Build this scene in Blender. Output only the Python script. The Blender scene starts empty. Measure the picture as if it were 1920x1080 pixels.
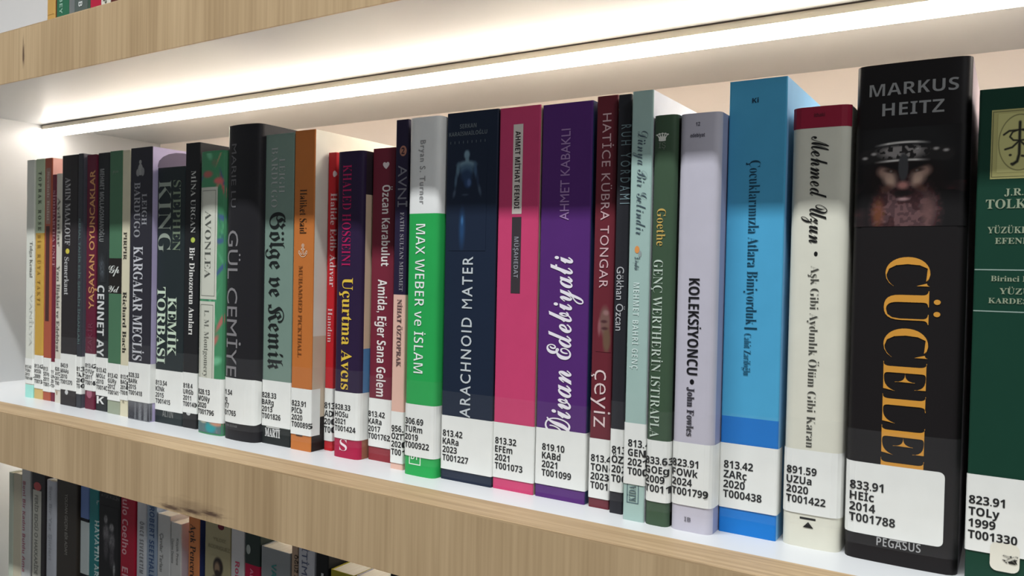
import bpy, bmesh, math, random
import numpy as np
from mathutils import Vector, Matrix

# ------------------------------------------------------------------ settings
# Lengths in metres.  X runs along the shelf, Y goes into the bookcase (front face at y=0),
# Z is up and z=0 is the top of the middle shelf.
U = 0.324
SC = bpy.context.scene
COL = SC.collection

# camera, 0.32 m in front of the bookcase, looking left along the shelf
R = ((0.84665449, 0.02768933, -0.53142213),
     (0.53173610, -0.00497482, 0.84689549),
     (0.02080624, -0.99960420, -0.01893537))
cd = bpy.data.cameras.new('camera')
cd.sensor_width = 36.0
cd.lens = 1497.0 / 1920.0 * 36.0
cd.clip_start = 0.01
cd.clip_end = 50
cd.dof.use_dof = True
cd.dof.focus_distance = 1.30 * U
cd.dof.aperture_fstop = 30.0
cam = bpy.data.objects.new('camera', cd)
COL.objects.link(cam)
m = Matrix.Identity(4)
for i in range(3):
    m[i][0] = R[i][0]; m[i][1] = -R[i][1]; m[i][2] = -R[i][2]
m[0][3] = 0.0; m[1][3] = -U; m[2][3] = 0.369 * U
cam.matrix_world = m
SC.camera = cam

# world: even, slightly cool room light
w = bpy.data.worlds.new('room_light'); SC.world = w; w.use_nodes = True
bg = w.node_tree.nodes['Background']
bg.inputs[0].default_value = (0.93, 0.97, 1.0, 1)
bg.inputs[1].default_value = 0.15

def area(name, loc, target, sx, sy, power, color):
    l = bpy.data.lights.new(name, 'AREA'); l.shape = 'RECTANGLE'; l.size = sx; l.size_y = sy
    l.energy = power; l.color = color
    o = bpy.data.objects.new(name, l); COL.objects.link(o); o.location = loc
    d = Vector(target) - Vector(loc)
    o.rotation_euler = d.to_track_quat('-Z', 'Y').to_euler()
    return o
# narrow ceiling lamp running along the aisle, almost overhead
area('aisle_lamp', (-0.35, -0.74, 2.04), (-0.35, -0.2, 0.0), 1.6, 0.05, 72.0, (0.96, 0.99, 1.0))
# second ceiling lamp further back in the aisle, to the right
area('aisle_lamp_far', (2.1, -1.70, 1.95), (-0.6, 0.0, 0.1), 0.5, 0.5, 26.0, (0.96, 0.99, 1.0))

SC.view_settings.view_transform = 'Standard'
SC.view_settings.look = 'None'
SC.view_settings.exposure = 0.0
SC.view_settings.gamma = 1.0
SC.view_settings.use_curve_mapping = False
LED_COLOR = (1.0, 0.91, 0.81)
LED_POWER = 25.0

# ------------------------------------------------------------------ materials
def lin(c):
    r = []
    for v in c[:3]:
        v = v / 255.0
        r.append(v / 12.92 if v <= 0.04045 else ((v + 0.055) / 1.055) ** 2.4)
    return tuple(r)

MATS = {}
def nodes(name):
    mt = bpy.data.materials.new(name); mt.use_nodes = True
    nt = mt.node_tree
    return mt, nt, nt.nodes, nt.links, nt.nodes['Principled BSDF']

def paint(c, rough=0.42, spec=0.2, name='print'):
    """flat printed colour with a very faint paper mottling"""
    k = ('p', tuple(c), rough, spec)
    if k in MATS: return MATS[k]
    mt, nt, N, L, b = nodes(name)
    tc = N.new('ShaderNodeTexCoord'); no = N.new('ShaderNodeTexNoise')
    no.inputs['Scale'].default_value = 90; no.inputs['Detail'].default_value = 3
    L.new(tc.outputs['Object'], no.inputs['Vector'])
    mx = N.new('ShaderNodeMix'); mx.data_type = 'RGBA'
    a = lin(c)
    mx.inputs[6].default_value = (a[0] * 0.94, a[1] * 0.94, a[2] * 0.94, 1)
    mx.inputs[7].default_value = (min(1, a[0] * 1.05), min(1, a[1] * 1.05), min(1, a[2] * 1.05), 1)
    L.new(no.outputs['Fac'], mx.inputs[0]); L.new(mx.outputs[2], b.inputs['Base Color'])
    b.inputs['Roughness'].default_value = rough
    b.inputs['Specular IOR Level'].default_value = spec
    MATS[k] = mt
    return mt

def vcol():
    if 'vcol' in MATS: return MATS['vcol']
    mt, nt, N, L, b = nodes('picture_print')
    a = N.new('ShaderNodeAttribute'); a.attribute_name = 'Col'
    L.new(a.outputs['Color'], b.inputs['Base Color'])
    b.inputs['Roughness'].default_value = 0.42; b.inputs['Specular IOR Level'].default_value = 0.2
    MATS['vcol'] = mt
    return mt

def pages_mat():
    if 'pg' in MATS: return MATS['pg']
    mt, nt, N, L, b = nodes('page_edges')
    tc = N.new('ShaderNodeTexCoord'); mp = N.new('ShaderNodeMapping'); no = N.new('ShaderNodeTexNoise')
    mp.inputs['Scale'].default_value = (2500, 4, 4)
    no.inputs['Scale'].default_value = 1.0; no.inputs['Detail'].default_value = 2
    L.new(tc.outputs['Object'], mp.inputs[0]); L.new(mp.outputs[0], no.inputs['Vector'])
    cr = N.new('ShaderNodeValToRGB')
    cr.color_ramp.elements[0].position = 0.3; cr.color_ramp.elements[1].position = 0.7
    cr.color_ramp.elements[0].color = (*lin((222, 212, 190)), 1)
    cr.color_ramp.elements[1].color = (*lin((246, 241, 230)), 1)
    L.new(no.outputs['Fac'], cr.inputs[0]); L.new(cr.outputs[0], b.inputs['Base Color'])
    b.inputs['Roughness'].default_value = 0.8
    MATS['pg'] = mt
    return mt

def tape_mat():
    if 'tape' in MATS: return MATS['tape']
    mt, nt, N, L, b = nodes('clear_film')
    b.inputs['Base Color'].default_value = (0.75, 0.77, 0.78, 1)
    b.inputs['Alpha'].default_value = 0.022
    b.inputs['Roughness'].default_value = 0.3
    b.inputs['Specular IOR Level'].default_value = 0.25
    MATS['tape'] = mt
    return mt

def laminate(c=(190, 191, 192), rough=0.32):
    k = ('lam', c)
    if k in MATS: return MATS[k]
    mt, nt, N, L, b = nodes('white_laminate')
    tc = N.new('ShaderNodeTexCoord'); no = N.new('ShaderNodeTexNoise')
    no.inputs['Scale'].default_value = 240
    L.new(tc.outputs['Object'], no.inputs['Vector'])
    bp = N.new('ShaderNodeBump'); bp.inputs['Strength'].default_value = 0.03; bp.inputs['Distance'].default_value = 0.0005
    L.new(no.outputs['Fac'], bp.inputs['Height']); L.new(bp.outputs[0], b.inputs['Normal'])
    b.inputs['Base Color'].default_value = (*lin(c), 1)
    b.inputs['Roughness'].default_value = rough
    MATS[k] = mt
    return mt

def oak(axis, tone=1.0, knots=()):
    """oak laminate, grain running along the given axis"""
    mt, nt, N, L, b = nodes('oak_laminate')
    tc = N.new('ShaderNodeTexCoord')
    def noise(scale, detail, dist=0.0, loc=(0, 0, 0)):
        mp = N.new('ShaderNodeMapping'); mp.inputs['Scale'].default_value = scale; mp.inputs['Location'].default_value = loc
        no = N.new('ShaderNodeTexNoise'); no.inputs['Scale'].default_value = 1.0; no.inputs['Detail'].default_value = detail
        no.inputs['Distortion'].default_value = dist
        L.new(tc.outputs['Object'], mp.inputs[0]); L.new(mp.outputs[0], no.inputs['Vector'])
        return no.outputs['Fac']
    def sc(along, across):
        return (along, across, across) if axis == 'X' else (across, across, along)
    def ramp(f, p0, c0, p1, c1):
        r = N.new('ShaderNodeValToRGB'); e = r.color_ramp.elements
        e[0].position = p0; e[1].position = p1
        e[0].color = (c0[0], c0[1], c0[2], 1); e[1].color = (c1[0], c1[1], c1[2], 1)
        L.new(f, r.inputs[0]); return r.outputs[0]
    def mix(kind, f, a, c):
        x = N.new('ShaderNodeMix'); x.data_type = 'RGBA'; x.blend_type = kind
        if isinstance(f, float): x.inputs[0].default_value = f
        else: L.new(f, x.inputs[0])
        L.new(a, x.inputs[6])
        if isinstance(c, tuple): x.inputs[7].default_value = (*c, 1)
        else: L.new(c, x.inputs[7])
        return x.outputs[2]
    d, l = lin((178, 151, 116)), lin((197, 170, 134))
    d = tuple(v * tone for v in d); l = tuple(v * tone for v in l)
    broad = ramp(noise(sc(4, 22), 3, 0.6), 0.3, d, 0.7, l)
    fine = ramp(noise(sc(9, 420), 4), 0.35, (0.87, 0.85, 0.82) if axis == 'Z' else (0.66, 0.62, 0.56), 0.62, (1.06, 1.06, 1.05))
    c = mix('MULTIPLY', 0.75, broad, fine)
    mid = ramp(noise(sc(2.5, 90), 3, 0.8, (3, 1, 7)), 0.36, (0.90, 0.88, 0.85), 0.60, (1.04, 1.04, 1.03))
    c = mix('MULTIPLY', 0.7, c, mid)
    pores = ramp(noise(sc(70, 1100), 2, 0.0, (9, 2, 4)), 0.66, (0, 0, 0), 0.74, (1, 1, 1))
    c = mix('MIX', pores, c, tuple(v * 0.72 for v in d)) if axis == 'X' else c
    for (kx, kz, rx, rz, dark) in knots:
        mp = N.new('ShaderNodeMapping'); mp.vector_type = 'TEXTURE'
        mp.inputs['Location'].default_value = (kx, 0, kz); mp.inputs['Scale'].default_value = (rx, 1000, rz)
        L.new(tc.outputs['Object'], mp.inputs[0])
        nz = N.new('ShaderNodeTexNoise'); nz.inputs['Scale'].default_value = 2.2
        L.new(mp.outputs[0], nz.inputs['Vector'])
        ad = N.new('ShaderNodeVectorMath'); ad.operation = 'MULTIPLY_ADD'
        L.new(nz.outputs['Color'], ad.inputs[0]); ad.inputs[1].default_value = (1.1, 0, 1.1)
        L.new(mp.outputs[0], ad.inputs[2])
        sb = N.new('ShaderNodeVectorMath'); sb.operation = 'SUBTRACT'
        L.new(ad.outputs[0], sb.inputs[0]); sb.inputs[1].default_value = (0.55, 0, 0.55)
        ln = N.new('ShaderNodeVectorMath'); ln.operation = 'LENGTH'
        L.new(sb.outputs[0], ln.inputs[0])
        mr = N.new('ShaderNodeMapRange'); mr.inputs[1].default_value = 0.25; mr.inputs[2].default_value = 1.0
        mr.inputs[3].default_value = dark; mr.inputs[4].default_value = 0.0
        L.new(ln.outputs['Value'], mr.inputs[0])
        c = mix('MIX', mr.outputs[0], c, lin((74, 52, 44)))
    L.new(c, b.inputs['Base Color'])
    b.inputs['Roughness'].default_value = 0.5
    b.inputs['Specular IOR Level'].default_value = 0.3
    return mt

def glow(c, s):
    mt, nt, N, L, b = nodes('led_diffuser_light')
    b.inputs['Base Color'].default_value = (0.9, 0.9, 0.88, 1)
    b.inputs['Emission Color'].default_value = (*c, 1)
    b.inputs['Emission Strength'].default_value = s
    return mt

# ------------------------------------------------------------------ helpers
def link(name, me, mats, parent=None):
    o = bpy.data.objects.new(name, me)
    for x in mats: me.materials.append(x)
    COL.objects.link(o)
    if parent is not None: o.parent = parent
    return o

def empty(name, loc, label, cat, group=None):
    o = bpy.data.objects.new(name, None); COL.objects.link(o)
    o.empty_display_size = 0.02
    o.location = loc; o['label'] = label; o['category'] = cat
    if group: o['group'] = group
    return o

def box_bm(bm, a, c, bevel=0.0):
    r = bmesh.ops.create_cube(bm, size=1.0)
    vs = r['verts']
    for v in vs:
        v.co = Vector([(a[i] + c[i]) / 2 + v.co[i] * (c[i] - a[i]) for i in range(3)])
    if bevel:
        es = {e for v in vs for e in v.link_edges}
        bmesh.ops.bevel(bm, geom=list(es), offset=bevel, segments=2, profile=0.6, affect='EDGES')

def box(name, a, c, mats, parent=None, bevel=0.0, pick=None):
    bm = bmesh.new(); box_bm(bm, a, c, bevel)
    if pick:
        bm.normal_update()
        for f in bm.faces: f.material_index = pick(f.normal)
    me = bpy.data.meshes.new(name); bm.to_mesh(me); bm.free()
    return link(name, me, mats, parent)

# ------------------------------------------------------------------ lettering
ABC = 'ABCDEFGHIJKLMNOPQRSTUVWXYZ'
EXC = {('i', 'h'): 0x210E,
       ('c', 'B'): 0x212C, ('c', 'E'): 0x2130, ('c', 'F'): 0x2131, ('c', 'H'): 0x210B, ('c', 'I'): 0x2110,
       ('c', 'L'): 0x2112, ('c', 'M'): 0x2133, ('c', 'R'): 0x211B, ('c', 'e'): 0x212F, ('c', 'g'): 0x210A, ('c', 'o'): 0x2134}
BASE = {'R': (0x1D400, 0x1D7CE), 'r': (0x1D400, 0x1D7CE), 'i': (0x1D434, None), 'I': (0x1D468, 0x1D7CE),
        'c': (0x1D49C, None), 'C': (0x1D4D0, None), 'F': (0x1D56C, 0x1D7CE), 's': (0x1D5A0, 0x1D7E2), 'S': (0x1D5D4, 0x1D7EC)}
DEC = {'ü': ('u', 'uml'), 'ö': ('o', 'uml'), 'Ü': ('U', 'uml'), 'Ö': ('O', 'uml'), 'İ': ('I', 'dot'), 'ı': ('i', 'nodot'),
       'ç': ('c', 'ced'), 'ş': ('s', 'ced'), 'Ç': ('C', 'ced'), 'Ş': ('S', 'ced'), 'ğ': ('g', 'brv'), 'Ğ': ('G', 'brv')}
def mapped(st, ch):
    if st in BASE:
        if (st, ch) in EXC: return chr(EXC[(st, ch)])
        up, dg = BASE[st]
        if ch in ABC: return chr(up + ABC.index(ch))
        if ch.upper() in ABC and ch.islower(): return chr(up + 26 + ABC.index(ch.upper()))
        if ch.isdigit() and dg: return chr(dg + int(ch))
    return ch

TMPC = bpy.data.curves.new('glyph', 'FONT'); TMPO = bpy.data.objects.new('glyph', TMPC); COL.objects.link(TMPO)
GL = {}
def raw(s, off):
    TMPC.body = s; TMPC.offset = off; TMPC.resolution_u = 3
    dg = bpy.context.evaluated_depsgraph_get(); dg.update()
    me = bpy.data.meshes.new_from_object(TMPO.evaluated_get(dg))
    n = len(me.vertices); co = np.empty(n * 3, np.float32); me.vertices.foreach_get('co', co)
    fs = [tuple(p.vertices) for p in me.polygons]
    bpy.data.meshes.remove(me)
    return co.reshape(-1, 3)[:, :2].astype(float), fs

def disc(cx, cy, r, n=10, ry=None):
    ry = ry or r
    return np.array([(cx + r * math.cos(a), cy + ry * math.sin(a)) for a in np.linspace(0, 2 * math.pi, n, endpoint=False)]), [tuple(range(n))]

def join(parts):
    V, F, k = [], [], 0
    for v, f in parts:
        V.append(v); F += [tuple(i + k for i in t) for t in f]; k += len(v)
    return (np.concatenate(V) if V else np.zeros((0, 2))), F

def area_of(v, f):
    a = 0.0
    for t in f:
        p = v[list(t)]; x, y = p[:, 0], p[:, 1]
        a += abs(0.5 * (np.dot(x, np.roll(y, -1)) - np.dot(y, np.roll(x, -1))))
    return a

ADV = {}
def advance(s):
    if 'bar' not in ADV: ADV['bar'] = raw('|', 0.0)[0][:, 0].max()
    if s not in ADV: ADV[s] = raw(s + '|', 0.0)[0][:, 0].max() - ADV['bar']
    return ADV[s]

def glyph(st, ch, off):
    st0 = st
    if st == 'r': off = off - 0.011
    if st == 'r': st = 'R'
    if st in 'iI': st = 'R'
    if st == 's': st = 'n'
    if st == 'c': st = 'C'
    if st == 'n' and ch in 'M' and off > 0.004: off = 0.004
    off = round(off, 4)
    key = (st, ch, off)
    if key in GL: return GL[key]
    base, acc = (ch, None)
    if st in BASE and ch in DEC: base, acc = DEC[ch]
    s = mapped(st, base)
    v, f = raw(s, off) if base != ' ' else (np.zeros((0, 2)), [])
    if base != ' ' and abs(off) > 0.001:           # an offset may break the fill of thin strokes: then use less of it
        a0 = area_of(*raw(s, 0.0))
        for k in (0.5, 0.25, 0.0):
            a = area_of(v, f)
            if (a0 * 0.6 < a < a0 if off < 0 else a0 * 0.9 < a < a0 * 2.0): break
            v, f = raw(s, off * k)
    adv = advance(s)
    if len(v) and acc:
        bold = st in 'RISCF'
        r = (0.062 if bold else 0.045) + off * 0.6
        x0, x1, y1 = v[:, 0].min(), v[:, 0].max(), v[:, 1].max(); cx = (x0 + x1) / 2
        if acc == 'nodot':
            thr = 0.53
            keep = [t for t in f if min(v[i][1] for i in t) < thr]
            f = keep
        elif acc == 'uml':
            v, f = join([(v, f), disc(cx - 0.12, y1 + 0.12, r), disc(cx + 0.12, y1 + 0.12, r)])
        elif acc == 'dot':
            v, f = join([(v, f), disc(cx, y1 + 0.12, r)])
        elif acc == 'ced':
            q = r * 0.75
            a = (np.array([(cx - q, -0.11), (cx + q, -0.11), (cx + q, 0.01), (cx - q, 0.01)]), [(0, 1, 2, 3)])
            c = (np.array([(cx - 0.13, -0.22), (cx + 0.03, -0.22), (cx + 0.09, -0.16), (cx + q, -0.10), (cx - q, -0.11), (cx - q, -0.15), (cx - 0.13, -0.17)]), [(0, 1, 2, 3, 4, 5, 6)])
            v, f = join([(v, f), a, c])
        elif acc == 'brv':
            P = []; Fq = []
            for i in range(7):
                t = math.pi * (1 + i / 6)
                P += [(cx + 0.15 * math.cos(t), y1 + 0.20 + 0.13 * math.sin(t)), (cx + 0.09 * math.cos(t), y1 + 0.20 + 0.06 * math.sin(t))]
                if i: Fq.append((2 * i - 2, 2 * i - 1, 2 * i + 1, 2 * i))
            v, f = join([(v, f), (np.array(P), Fq)])
    GL[key] = (v, f, adv)
    return GL[key]

def line_of(txt, st, off=0.0, ls=0.0):
    """flat text: verts normalised so the cap height is 1, starting at x=0"""
    parts = []; x = 0.0
    for ch in txt:
        s2 = 'n' if ch in '♞♥⚓●✈♛⯅|—·' else st
        v, f, adv = glyph(s2, ch, off if s2 == st else min(off, 0.0) * 0)
        if len(v):
            vv = v.copy(); vv[:, 0] += x; parts.append((vv, f))
        x += adv + ls
    v, f = join(parts)
    hv = glyph(st, 'H', off)[0]
    cap = hv[:, 1].max() if st != 'n' or any(c.isalpha() for c in txt) else None
    if any(ch in '♞♥⚓●✈♛⯅|—·' for ch in txt):
        v[:, 1] -= v[:, 1].min(); cap = v[:, 1].max()
    v = v / cap
    v[:, 0] -= v[:, 0].min()
    return v, f

# ------------------------------------------------------------------ the books' data (metres; text, rect, ell and art entries are prints on the spine)
BOOKS = [
 {'label': 'thin off-white paperback with mint tile at the foot, nearest the end wall', 'x': -0.74418, 'y': 0.04777, 'w': 0.01284, 'h': 0.21033, 'depth': 0.135, 'hard': False, 'r': 0.001, 'bulge': 0.0, 'col': (218, 219, 208), 'side': None, 'bands': [(0.01152, (160, 222, 210))], 'decals': [('text', 'author_lettering', 'Tolga Kemal', 'r', 'down', 0.0064, 0.01132, 0.10678, 0.13834, (110, 110, 105), 0.0, 0.0, 0.0002), ('text', 'title_lettering', 'VANİLYA', 'n', 'down', 0.00666, 0.01114, 0.04633, 0.09166, (200, 202, 195), 0.0, 0.0, 0.0002)], 'row': 'main', 'sticker': (-0.006, None, 0.01248, 0.03484, ['813.42', 'TOKv', '2013', 'T001407'], 0.0012, 1.0, (232, 233, 229), False), 'base': 0.0},
 {'label': 'slim paperback, pale green above ochre, with spaced small capitals', 'x': -0.73083, 'y': 0.04884, 'w': 0.01357, 'h': 0.21068, 'depth': 0.135, 'hard': False, 'r': 0.0008, 'bulge': 0.0, 'col': (186, 200, 168), 'side': None, 'bands': [(0.1459, (202, 160, 72)), (0.00922, (205, 176, 112))], 'decals': [('text', 'author_lettering', 'TOPRAK ROSE', 'r', 'down', 0.0046, 0.00944, 0.14817, 0.19955, (75, 85, 65), 0.02, 0.35, 0.0002), ('text', 'title_lettering', 'BİR RÜYA TAKTI', 'r', 'down', 0.00386, 0.00871, 0.08261, 0.14444, (165, 125, 50), 0.02, 0.35, 0.0002)], 'row': 'main', 'sticker': (-0.006, None, 0.00922, 0.0385, ['813.42', 'ROSb', '2009', 'T001390'], 0.0012, 1.0, (232, 233, 229), False), 'base': 0.0},
 {'label': 'thin brick-red paperback with grey title panel and pink front cover', 'x': -0.71677, 'y': 0.04915, 'w': 0.01165, 'h': 0.21067, 'depth': 0.135, 'hard': False, 'r': 0.0008, 'bulge': 0.0, 'col': (172, 88, 66), 'side': (232, 178, 168), 'bands': [], 'decals': [('rect', 'title_panel', 0.00228, 0.00959, 0.15359, 0.20213, (160, 122, 112), 8e-05, 0.0012, 0.0), ('text', 'title_lettering', 'Sevdalı Bulut', 'R', 'down', 0.00444, 0.00788, 0.15636, 0.19889, (200, 180, 165), 0.0, 0.0, 0.0002), ('rect', 'spine_band', 0.00253, 0.00857, 0.06923, 0.15176, (78, 46, 44), 8e-05, 0.0, 0.0)], 'row': 'main', 'sticker': (-0.006, None, 0.00776, 0.0372, ['813', 'SEVs', '2011', 'T001402'], 0.0012, 1.0, (232, 233, 229), False), 'base': 0.0},  # side colour has the LED light on the cover painted in
 {'label': 'very thin crimson booklet with pale lettering, lower than its neighbours', 'x': -0.70462, 'y': 0.04929, 'w': 0.00606, 'h': 0.19594, 'depth': 0.135, 'hard': False, 'r': 0.0008, 'bulge': 0.0, 'col': (112, 38, 56), 'side': None, 'bands': [], 'decals': [('text', 'title_lettering', 'SİDDHARTHA UNUT', 'R', 'down', 0.00126, 0.00508, 0.11668, 0.18242, (185, 130, 140), 0.0, 0.0, 0.0002)], 'row': 'main', 'sticker': (-0.006, None, 0.00801, 0.0344, ['111.2', 'UNUs', '2010', 'T001391'], 0.0012, 1.0, (232, 233, 229), False), 'base': 0.0},
 {'label': 'thin cream white paperback with tall grey serif letters down its spine', 'x': -0.69622, 'y': 0.04827, 'w': 0.00859, 'h': 0.19626, 'depth': 0.135, 'hard': False, 'r': 0.0008, 'bulge': 0.0, 'col': (212, 206, 192), 'side': None, 'bands': [], 'decals': [('text', 'author_lettering', 'Aydınlar', 'r', 'down', 0.00212, 0.00673, 0.13412, 0.17603, (110, 105, 98), 0.015, 0.0, 0.0002), ('text', 'title_lettering', 'Yazı İlişkisi ve Edebiyat', 'r', 'down', 0.00167, 0.00628, 0.04369, 0.1177, (110, 105, 98), 0.015, 0.0, 0.0002), ('text', 'publisher_mark', 'Y', 'I', 'across', 0.0016, 0.0058, 0.00698, 0.01019, (150, 110, 60), 0.0, 0.0, 0.0002)], 'row': 'main', 'sticker': (-0.006, None, 0.01124, 0.03789, ['820.9', 'AYDy', '2012', 'T001409'], 0.0012, 1.0, (232, 233, 229), False), 'base': 0.0},
 {'label': 'black paperback with white serif capitals and a yellow dot', 'x': -0.68319, 'y': 0.04591, 'w': 0.02394, 'h': 0.21038, 'depth': 0.135, 'hard': False, 'r': 0.0008, 'bulge': 0.0, 'col': (44, 40, 42), 'side': None, 'bands': [], 'decals': [('text', 'author_lettering', 'AMIN MAALOUF', 'r', 'down', 0.00539, 0.01313, 0.13493, 0.19178, (175, 172, 172), 0.012, 0.0, 0.0002), ('ell', 'yellow_dot', 0.0094, 0.13, 0.00292, 0.00224, (215, 200, 80), 0.0001), ('text', 'title_lettering', 'Semerkant', 'R', 'down', 0.00511, 0.01164, 0.09319, 0.12506, (190, 188, 188), 0.0, 0.0, 0.0002), ('text', 'publisher_mark', '●', 'n', 'across', 0.00772, 0.01261, 0.00921, 0.01325, (200, 200, 200), 0.0, 0.0, 0.0002)], 'row': 'main', 'sticker': (-0.006, None, 0.0132, 0.04358, ['843.9', 'MAAs', '2010', 'T001370'], 0.0012, 1.0, (232, 233, 229), True), 'base': 0.0},
 {'label': 'narrow dark slate paperback with tiny grey-green lettering', 'x': -0.65846, 'y': 0.04568, 'w': 0.00692, 'h': 0.21072, 'depth': 0.135, 'hard': False, 'r': 0.0008, 'bulge': 0.0, 'col': (58, 60, 66), 'side': (84, 82, 92), 'bands': [], 'decals': [('text', 'title_lettering', 'KEMAL TAHİR ESİR ŞEHRİN İNSANLARI', 's', 'down', 0.00179, 0.00456, 0.05314, 0.15697, (100, 122, 120), 0.01, 0.0, 0.0002)], 'row': 'main', 'sticker': (-0.006, None, 0.01156, 0.04268, ['813.42', 'TAHe', '2008', 'T001412'], 0.0012, 1.0, (232, 233, 229), False), 'base': 0.0},
 {'label': 'maroon paperback with gold capitals reading upward', 'x': -0.64883, 'y': 0.0475, 'w': 0.01367, 'h': 0.20922, 'depth': 0.135, 'hard': False, 'r': 0.0008, 'bulge': 0.0, 'col': (100, 34, 54), 'side': None, 'bands': [], 'decals': [('text', 'title_lettering', 'YAŞAYAN OYUNCAKLAR', 'n', 'up', 0.0048, 0.01213, 0.08247, 0.19655, (205, 150, 98), 0.015, 0.0, 0.0002), ('text', 'author_lettering', 'ZAKİR', 'n', 'up', 0.00424, 0.01044, 0.04731, 0.07144, (120, 60, 78), 0.0, 0.0, 0.0002), ('ell', 'publisher_mark', 0.00692, 0.013, 0.00387, 0.00395, (160, 95, 115), 0.0001)], 'row': 'main', 'sticker': (-0.006, None, 0.01538, 0.04589, ['813.42', 'OYUy', '2011', 'T001403'], 0.0012, 1.0, (232, 233, 229), True), 'base': 0.0},
 {'label': 'black paperback with thick white capitals and a white K at its foot', 'x': -0.63466, 'y': 0.04862, 'w': 0.01599, 'h': 0.20999, 'depth': 0.135, 'hard': False, 'r': 0.0008, 'bulge': 0.0, 'col': (42, 44, 46), 'side': None, 'bands': [], 'decals': [('text', 'author_lettering', 'MEHMET MOLLAOSMANOĞLU', 'S', 'down', 0.00291, 0.00897, 0.13804, 0.19698, (150, 152, 152), -0.01, 0.0, 0.0002), ('text', 'title_lettering', 'CENNET AY', 'S', 'down', 0.00124, 0.01072, 0.04457, 0.10242, (215, 217, 216), 0.0, 0.0, 0.0002), ('text', 'publisher_mark', 'K', 'S', 'across', 0.0018, 0.01242, 0.00583, 0.01193, (225, 225, 222), 0.0, 0.0, 0.0002), ('art', 'cloud_print', 'cloud', 0.00251, 0.0131, 0.10465, 0.1285, 0.00012, 40, 60)], 'row': 'main', 'sticker': (-0.006, None, 0.01256, 0.04368, ['813.42', 'MOLc', '2010', 'T001405'], 0.0012, 1.0, (232, 233, 229), True), 'base': 0.0},
 {'label': 'green paperback with black picture band and white scribbled lettering', 'x': -0.6157, 'y': 0.04705, 'w': 0.017, 'h': 0.21003, 'depth': 0.135, 'hard': False, 'r': 0.0008, 'bulge': 0.0, 'col': (76, 116, 88), 'side': None, 'bands': [(0.12465, (36, 33, 31)), (0.09637, (76, 116, 88)), (0.01084, (152, 160, 140))], 'decals': [('text', 'small_print', 'yaşam', 'c', 'across', 0.00427, 0.01229, 0.19266, 0.19605, (120, 140, 122), 0.0, 0.0, 0.0002), ('text', 'title_lettering', 'Gp', 'C', 'across', 0.00023, 0.01486, 0.11279, 0.11875, (215, 218, 212), 0.0, 0.0, 0.0002), ('text', 'second_line', 'Yd', 'C', 'across', -0.00029, 0.01509, 0.09745, 0.10256, (215, 218, 212), 0.0, 0.0, 0.0002)], 'row': 'main', 'sticker': (-0.006, None, 0.01084, 0.04054, ['813.42', 'GÜRy', '2012', 'T001411'], 0.0012, 1.0, (232, 233, 229), False), 'base': 0.0},
 {'label': 'slim cream paperback with small black serif lettering beside green one', 'x': -0.59707, 'y': 0.04627, 'w': 0.01015, 'h': 0.20939, 'depth': 0.135, 'hard': False, 'r': 0.0008, 'bulge': 0.0, 'col': (214, 207, 180), 'side': None, 'bands': [], 'decals': [('text', 'title_lettering', 'PIRPIR', 'R', 'down', 0.00279, 0.00706, 0.12356, 0.14536, (60, 55, 48), 0.0, 0.0, 0.0002), ('text', 'author_lettering', 'Richard Bach', 'R', 'down', 0.0026, 0.00759, 0.05005, 0.09837, (45, 42, 38), 0.0, 0.0, 0.0002), ('text', 'publisher_mark', 'A', 'R', 'across', 0.00278, 0.00635, 0.0104, 0.01293, (120, 112, 95), 0.0, 0.0, 0.0002)], 'row': 'main', 'sticker': (-0.006, None, 0.01283, 0.04035, ['813.54', 'BACp', '2014', 'T001408'], 0.0012, 1.0, (232, 233, 229), False), 'base': 0.0},
 {'label': 'black hardback with silver fairy mark and lavender cover side', 'x': -0.58184, 'y': 0.0434, 'w': 0.02733, 'h': 0.20966, 'depth': 0.135, 'hard': False, 'r': 0.0008, 'bulge': 0.0, 'col': (47, 46, 54), 'side': (176, 166, 200), 'bands': [(0.01432, (120, 122, 126))], 'decals': [('ell', 'cover_print', 0.05383, 0.1955, 0.0225, 0.0125, (92, 84, 104), 0.0001), ('ell', 'fairy_mark', 0.01292, 0.19283, 0.00307, 0.00449, (150, 150, 148), 0.0001), ('ell', 'fairy_wing', 0.00986, 0.19053, 0.00219, 0.00286, (138, 138, 138), 0.00014), ('ell', 'fairy_wing', 0.016, 0.19104, 0.00218, 0.00326, (138, 138, 138), 0.00014), ('ell', 'fairy_head', 0.01287, 0.19855, 0.00164, 0.00163, (150, 150, 148), 0.00014), ('text', 'author_lettering', 'BARDUGO', 'r', 'down', 0.00561, 0.01318, 0.14091, 0.18318, (150, 150, 155), 0.01, 0.0, 0.0002), ('text', 'author_first_name', 'LEIGH', 'r', 'down', 0.01557, 0.02167, 0.15022, 0.17424, (150, 150, 155), 0.01, 0.0, 0.0002), ('text', 'title_lettering', 'KARGALAR MECLİS', 'r', 'down', 0.00553, 0.01721, 0.04605, 0.13393, (205, 205, 210), 0.01, 0.0, 0.0002), ('art', 'castle_print', 'castle', 5e-05, 0.02914, 0.00074, 0.01511, 0.00012, 40, 60)], 'row': 'main', 'sticker': (-0.006, None, 0.01432, 0.0443, ['828.33', 'BARk', '2015', 'T001418'], 0.0012, 1.0, (232, 233, 229), True), 'base': 0.0},
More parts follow.
